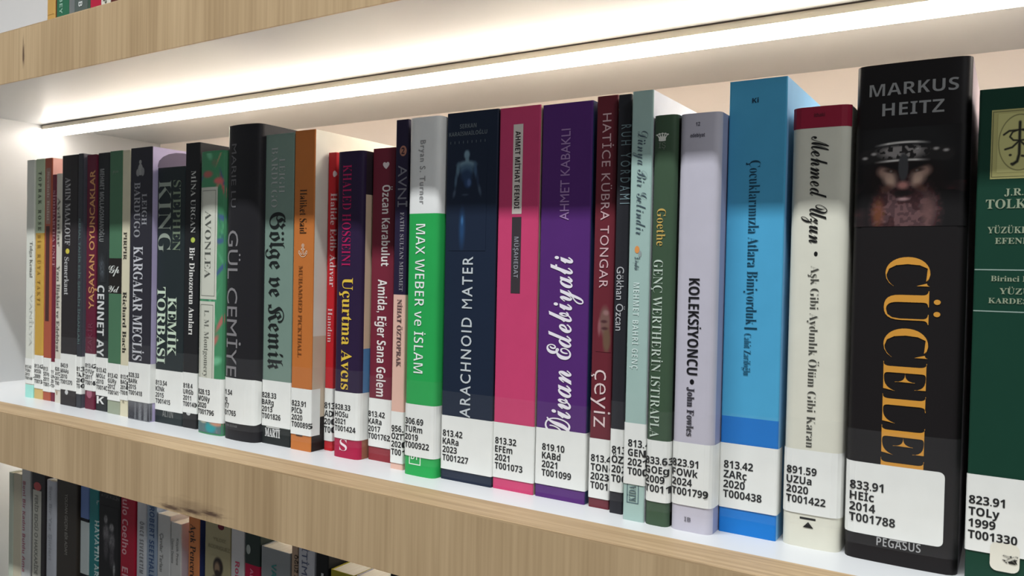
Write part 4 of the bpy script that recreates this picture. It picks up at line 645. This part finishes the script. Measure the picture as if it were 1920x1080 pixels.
# ------------------------------------------------------------------ a book
def make_cover(w, h, depth, surf, t, bands, col, side, parent):
    zl = [0.0]; mats = [paint(col)]; idx = []
    cur = 0
    levels = sorted([(z, c) for z, c in bands if 0 < z < h], key=lambda q: q[0])
    # colour of each band: bands list the colour going downwards from z
    zs = [0.0] + [z for z, c in levels] + [h]
    cols = [c for z, c in levels] + [col]
    for c in cols: mats.append(paint(c))
    sidef = None
    if side is not None and isinstance(side, list):      # front cover printed in horizontal zones: [(top of zone as a share of the height, colour)]
        zs2 = sorted(set(zs + [fr * h for fr, c in side if fr < 1]))
        cols = [next((c for z, c in levels if z > (a + b_) / 2), col) for a, b_ in zip(zs2, zs2[1:])]
        for c in cols: mats.append(paint(c))
        base_i = len(mats) - len(cols); zs = zs2
        si = None; sidef = []
        for a, b_ in zip(zs2, zs2[1:]):
            c = next(c for fr, c in side if fr * h >= (a + b_) / 2 or fr >= 1)
            mats.append(paint(c)); sidef.append(len(mats) - 1)
    elif side is not None: mats.append(paint(side)); si = len(mats) - 1
    off_i = 1 if sidef is None else base_i
    S = [-(depth - surf.f(0))] + surf.samples + [w + depth - surf.f(w)]
    outer = [surf.pt(u) for u in S]
    inner = []
    for (x, y), u in zip(outer, S):
        if u < 0: inner.append((t, y))
        elif u > w: inner.append((w - t, y))
        else:
            ix = t + (w - 2 * t) * u / w
            inner.append((ix, max(surf.f(u), 0) * 0.9 + t))
    V, F, M = [], [], []
    n = len(outer); nz = len(zs)
    for z in zs:
        for x, y in outer: V.append((x, y, z))
    o2 = len(V)
    for z in (0.0, h):
        for x, y in inner: V.append((x, y, z))
    for j in range(nz - 1):
        for i in range(n - 1):
            F.append((j * n + i, j * n + i + 1, (j + 1) * n + i + 1, (j + 1) * n + i))
            if i == n - 2: M.append(sidef[j] if sidef else (si if side is not None else j + 1))
            else: M.append(off_i + j)
    top = (nz - 1) * n
    for i in range(n - 1):
        F.append((o2 + i, o2 + n + i, o2 + n + i + 1, o2 + i + 1)); M.append(0)
        F.append((top + i, top + i + 1, o2 + n + i + 1, o2 + n + i)); M.append(off_i + nz - 2)
        F.append((i, o2 + i, o2 + i + 1, i + 1)); M.append(0)
    for i in (0, n - 1):
        F.append(tuple([j * n + i for j in range(nz)] + [o2 + n + i, o2 + i])); M.append(0)
    me = bpy.data.meshes.new('cover'); me.from_pydata(V, [], F)
    me.polygons.foreach_set('material_index', M)
    o = link('cover', me, mats, parent)
    bm = bmesh.new(); bm.from_mesh(me); bmesh.ops.recalc_face_normals(bm, faces=bm.faces[:]); bm.to_mesh(me); bm.free()
    if surf.b or surf.r > 0.0015:
        me.polygons.foreach_set('use_smooth', [True] * len(me.polygons))
        me.set_sharp_from_angle(angle=math.radians(40))
    return o

def make_book(d):
    w, h, depth = d['w'], d['h'], d['depth']
    z = d['base']
    root = empty('book', (d['x'], d['y'], z), d['label'], 'book', {'main': 'novels on the middle shelf', 'lower': 'novels on the lower shelf', 'upper': 'novels on the upper shelf'}[d['row']])
    hard = d['hard']; t = 0.0022 if hard else 0.00045
    surf = Surf(w, d['r'], d['bulge'])
    make_cover(w, h, depth, surf, t, d['bands'], d['col'], d['side'], root)
    ins = 0.003 if hard else 0.0006
    px0, px1 = t + 0.0001, w - t - 0.0001
    if px1 - px0 > 0.0008:
        box('page_block', (px0, surf.f(0) + t + 0.0004, ins * 0.7), (px1, depth - (0.003 if hard else 0.0008), h - ins), [pages_mat()], root)
    for q in d['decals']:
        if q[0] == 'text':
            _, part, txt, st, dr, u0, u1, z0, z1, c, off, ls, lift = q
            v, f = line_of(txt, st, off, ls)
            W = v[:, 0].max()
            if dr == 'down': P = [(u0 + (u1 - u0) * y, z1 - (z1 - z0) * x / W) for x, y in v]
            elif dr == 'up': P = [(u1 - (u1 - u0) * y, z0 + (z1 - z0) * x / W) for x, y in v]
            else: P = [(u0 + (u1 - u0) * x / W, z0 + (z1 - z0) * y) for x, y in v]
            decal(part, P, f, surf, paint(c, 0.45, 0.3, 'ink'), root, lift)
        elif q[0] == 'rect':
            _, part, u0, u1, z0, z1, c, lift, rad, outl = q
            P = rect_poly(u0, u1, z0, z1, rad)
            if outl:
                Q = rect_poly(u0 + outl, u1 - outl, z0 + outl, z1 - outl, 0)
                F = [(i, (i + 1) % 4, 4 + (i + 1) % 4, 4 + i) for i in range(4)]
                decal(part, P + Q, F, surf, paint(c), root, lift)
            else: decal(part, P, [tuple(range(len(P)))], surf, paint(c), root, lift)
        elif q[0] == 'ell':
            _, part, cu, cz, ru, rz, c, lift = q
            P, F = disc(cu, cz, ru, 20, rz)
            decal(part, P, F, surf, paint(c), root, lift)
        elif q[0] == 'art':
            _, part, kind, u0, u1, z0, z1, lift, nu, nv = q
            art(part, kind, u0, u1, z0, z1, nu, nv, surf, root, lift)
    if 'sticker' in d:
        u0, u1, z0, z1, lines, dx, ts, c, tape = d['sticker']
        L_ = z1 - z0
        rnd_ = u1 is not None
        uu1 = u1 if rnd_ else w + 0.007
        P = rect_poly(u0, uu1, z0, z1, 0.0022 if rnd_ else 0.0, 'rl' if u0 > 0 else 'r') if rnd_ else rect_poly(u0, uu1, z0, z1)
        lab = decal('call_number_label', P, [tuple(range(len(P)))], surf, paint(c, 0.5, 0.3, 'label_paper'), root, 0.0003)
        parts = []
        for i, s in enumerate(lines):
            v, f = line_of(s, 'S', 0.006)
            cap = 0.116 * L_ * ts
            v = v * cap; v[:, 0] *= 0.92
            v[:, 0] += (u0 if u0 > 0 else 0.0) + dx; v[:, 1] += z1 - L_ * (0.385 + 0.152 * i)
            parts.append((v, f))
        v, f = join(parts)
        decal('printed_code', v, f, surf, paint((34, 34, 36), 0.5, 0.3, 'ink'), lab, 0.00042)
        if tape:
            e0 = 0.0045; e1 = 0.014
            P = rect_poly(-0.012, w + 0.012, max(0.001, z0 - e0), z1 + e1)
            decal('clear_tape', P, [(0, 1, 2, 3)], surf, tape_mat(), root, 0.0005)
    return root

# ------------------------------------------------------------------ the bookcase
XL, XR = -2.63 * U, 0.42           # inner face of the end wall, open right end
BK = 0.775 * U                     # back panel
TF = 0.071 * U                     # thickness of the oak front board
FH = 0.127 * U                     # height of a shelf edge
OP = 0.808 * U                     # clear opening above the middle shelf
LOW = (-1.2 + 0.369) * U           # top of the lower shelf
case = empty('bookcase', (XL, 0, 0), 'white built-in bookcase with oak-faced shelf edges and LED strips', 'bookcase')
def cbox(name, a, c, mats, parent=None, **k):
    off = Vector((XL, 0, 0))
    return box(name, tuple(Vector(a) - off), tuple(Vector(c) - off), mats, parent or case, **k)
white = laminate()
knU = ((-2.045 * U - XL, 0.0, 0, 0, 0),)
def shelf(ztop, knots, h=FH, tone=1.0):
    face = oak('Z', tone, [(kx * U - XL, kz, rx, rz, dk) for kx, kz, rx, rz, dk in knots])
    topm = oak('X', 0.74)
    def joined(name, boxes, mats, pick=None):
        bm = bmesh.new()
        for a, c, bv in boxes:
            box_bm(bm, tuple(Vector(a) - Vector((XL, 0, 0))), tuple(Vector(c) - Vector((XL, 0, 0))), bv)
        bm.normal_update()
        if pick:
            for f in bm.faces: f.material_index = pick(f.normal)
        me = bpy.data.meshes.new(name); bm.to_mesh(me); bm.free()
        return link(name, me, mats, case)
    joined('shelf_board', [((XL, TF, ztop - h + 0.001), (XR, BK, ztop), 0.0), ((XL, 0.0012, ztop - h), (XR, BK, ztop - h + 0.001), 0.0)], [white])
    zb = ztop - h
    prof = [(0.0009, ztop), (0.0002, ztop - 0.0003), (0.0, ztop - 0.0011), (0.0, zb - 0.0002), (0.0012, zb - 0.0002), (0.0012, zb + 0.001), (TF, zb + 0.001), (TF, ztop)]
    V = [(x, y, z) for x in (0.0, XR - XL) for y, z in prof]; n = len(prof)
    F = [(i, (i + 1) % n, n + (i + 1) % n, n + i) for i in range(n)] + [tuple(range(n))[::-1], tuple(range(n, 2 * n))]
    me = bpy.data.meshes.new('oak_front_edge'); me.from_pydata(V, [], F)
    me.polygons.foreach_set('material_index', [1, 1, 0, 0, 0, 0, 0, 1, 0, 0])
    bm = bmesh.new(); bm.from_mesh(me); bmesh.ops.recalc_face_normals(bm, faces=bm.faces[:]); bm.to_mesh(me); bm.free()
    link('oak_front_edge', me, [face, topm], case)
def led(z):
    """slim aluminium profile with a rounded, glowing diffuser under a board"""
    y0 = 0.3585 * U; y2 = y0 + 0.0150
    cbox('led_channel', (XL, y0, z - 0.0048), (XR - 0.01, y2, z), [laminate((232, 224, 208), 0.5)])
    cbox('channel_gap_shade', (XL, y0 - 0.0008, z - 0.0007), (XR - 0.01, y0, z), [paint((70, 64, 60), 0.6, 0.2, 'shadow_gap_grey')])  # dark strip painting in the shade of a gap along the channel front
    for nm, a0, a1, mt in (('led_diffuser', 0.0, 0.88, glow(LED_COLOR, LED_POWER)), ('channel_back', 0.88, 1.0, laminate((226, 220, 208), 0.4))):
        n = 8; V = []; F = []
        for k in range(n + 1):
            a = math.pi * (a0 + (a1 - a0) * k / n)
            y = (y0 + y2) / 2 - ((y2 - y0) / 2 - 0.0006) * math.cos(a); zz = z - 0.0048 - 0.0065 * math.sin(a)
            V += [(0.0, y, zz), (XR - 0.01 - XL, y, zz)]
            if k: F.append((2 * k - 2, 2 * k, 2 * k + 1, 2 * k - 1))
        me = bpy.data.meshes.new(nm); me.from_pydata(V, [], F)
        link(nm, me, [mt], case)
shelf(0.0, [(-1.43, -0.1200 * U, 0.016, 0.0024, 0.85), (-1.365, -0.1165 * U, 0.014, 0.0020, 0.85), (-1.305, -0.111 * U, 0.014, 0.0022, 0.85), (-1.36, -0.108 * U, 0.038, 0.0060, 0.30)])
shelf(OP + FH, [(-2.022, OP + 0.058 * U, 0.0024, 0.011, 0.8), (-2.024, OP + 0.075 * U, 0.0009, 0.014, 0.75)])
shelf(LOW, [])
led(OP); led(-FH)
cbox('side_panel', (XL - 0.02, TF * 0 + 0.0, LOW - 0.05), (XL, BK + 0.012, OP + FH + 0.30), [white])
cbox('back_panel', (XL, BK, LOW - 0.05), (XR, BK + 0.012, OP + FH + 0.30), [laminate((226, 214, 205), 0.5)])

# ------------------------------------------------------------------ the books
for d in BOOKS:
    make_book(d)

bpy.data.objects.remove(TMPO); bpy.data.curves.remove(TMPC)
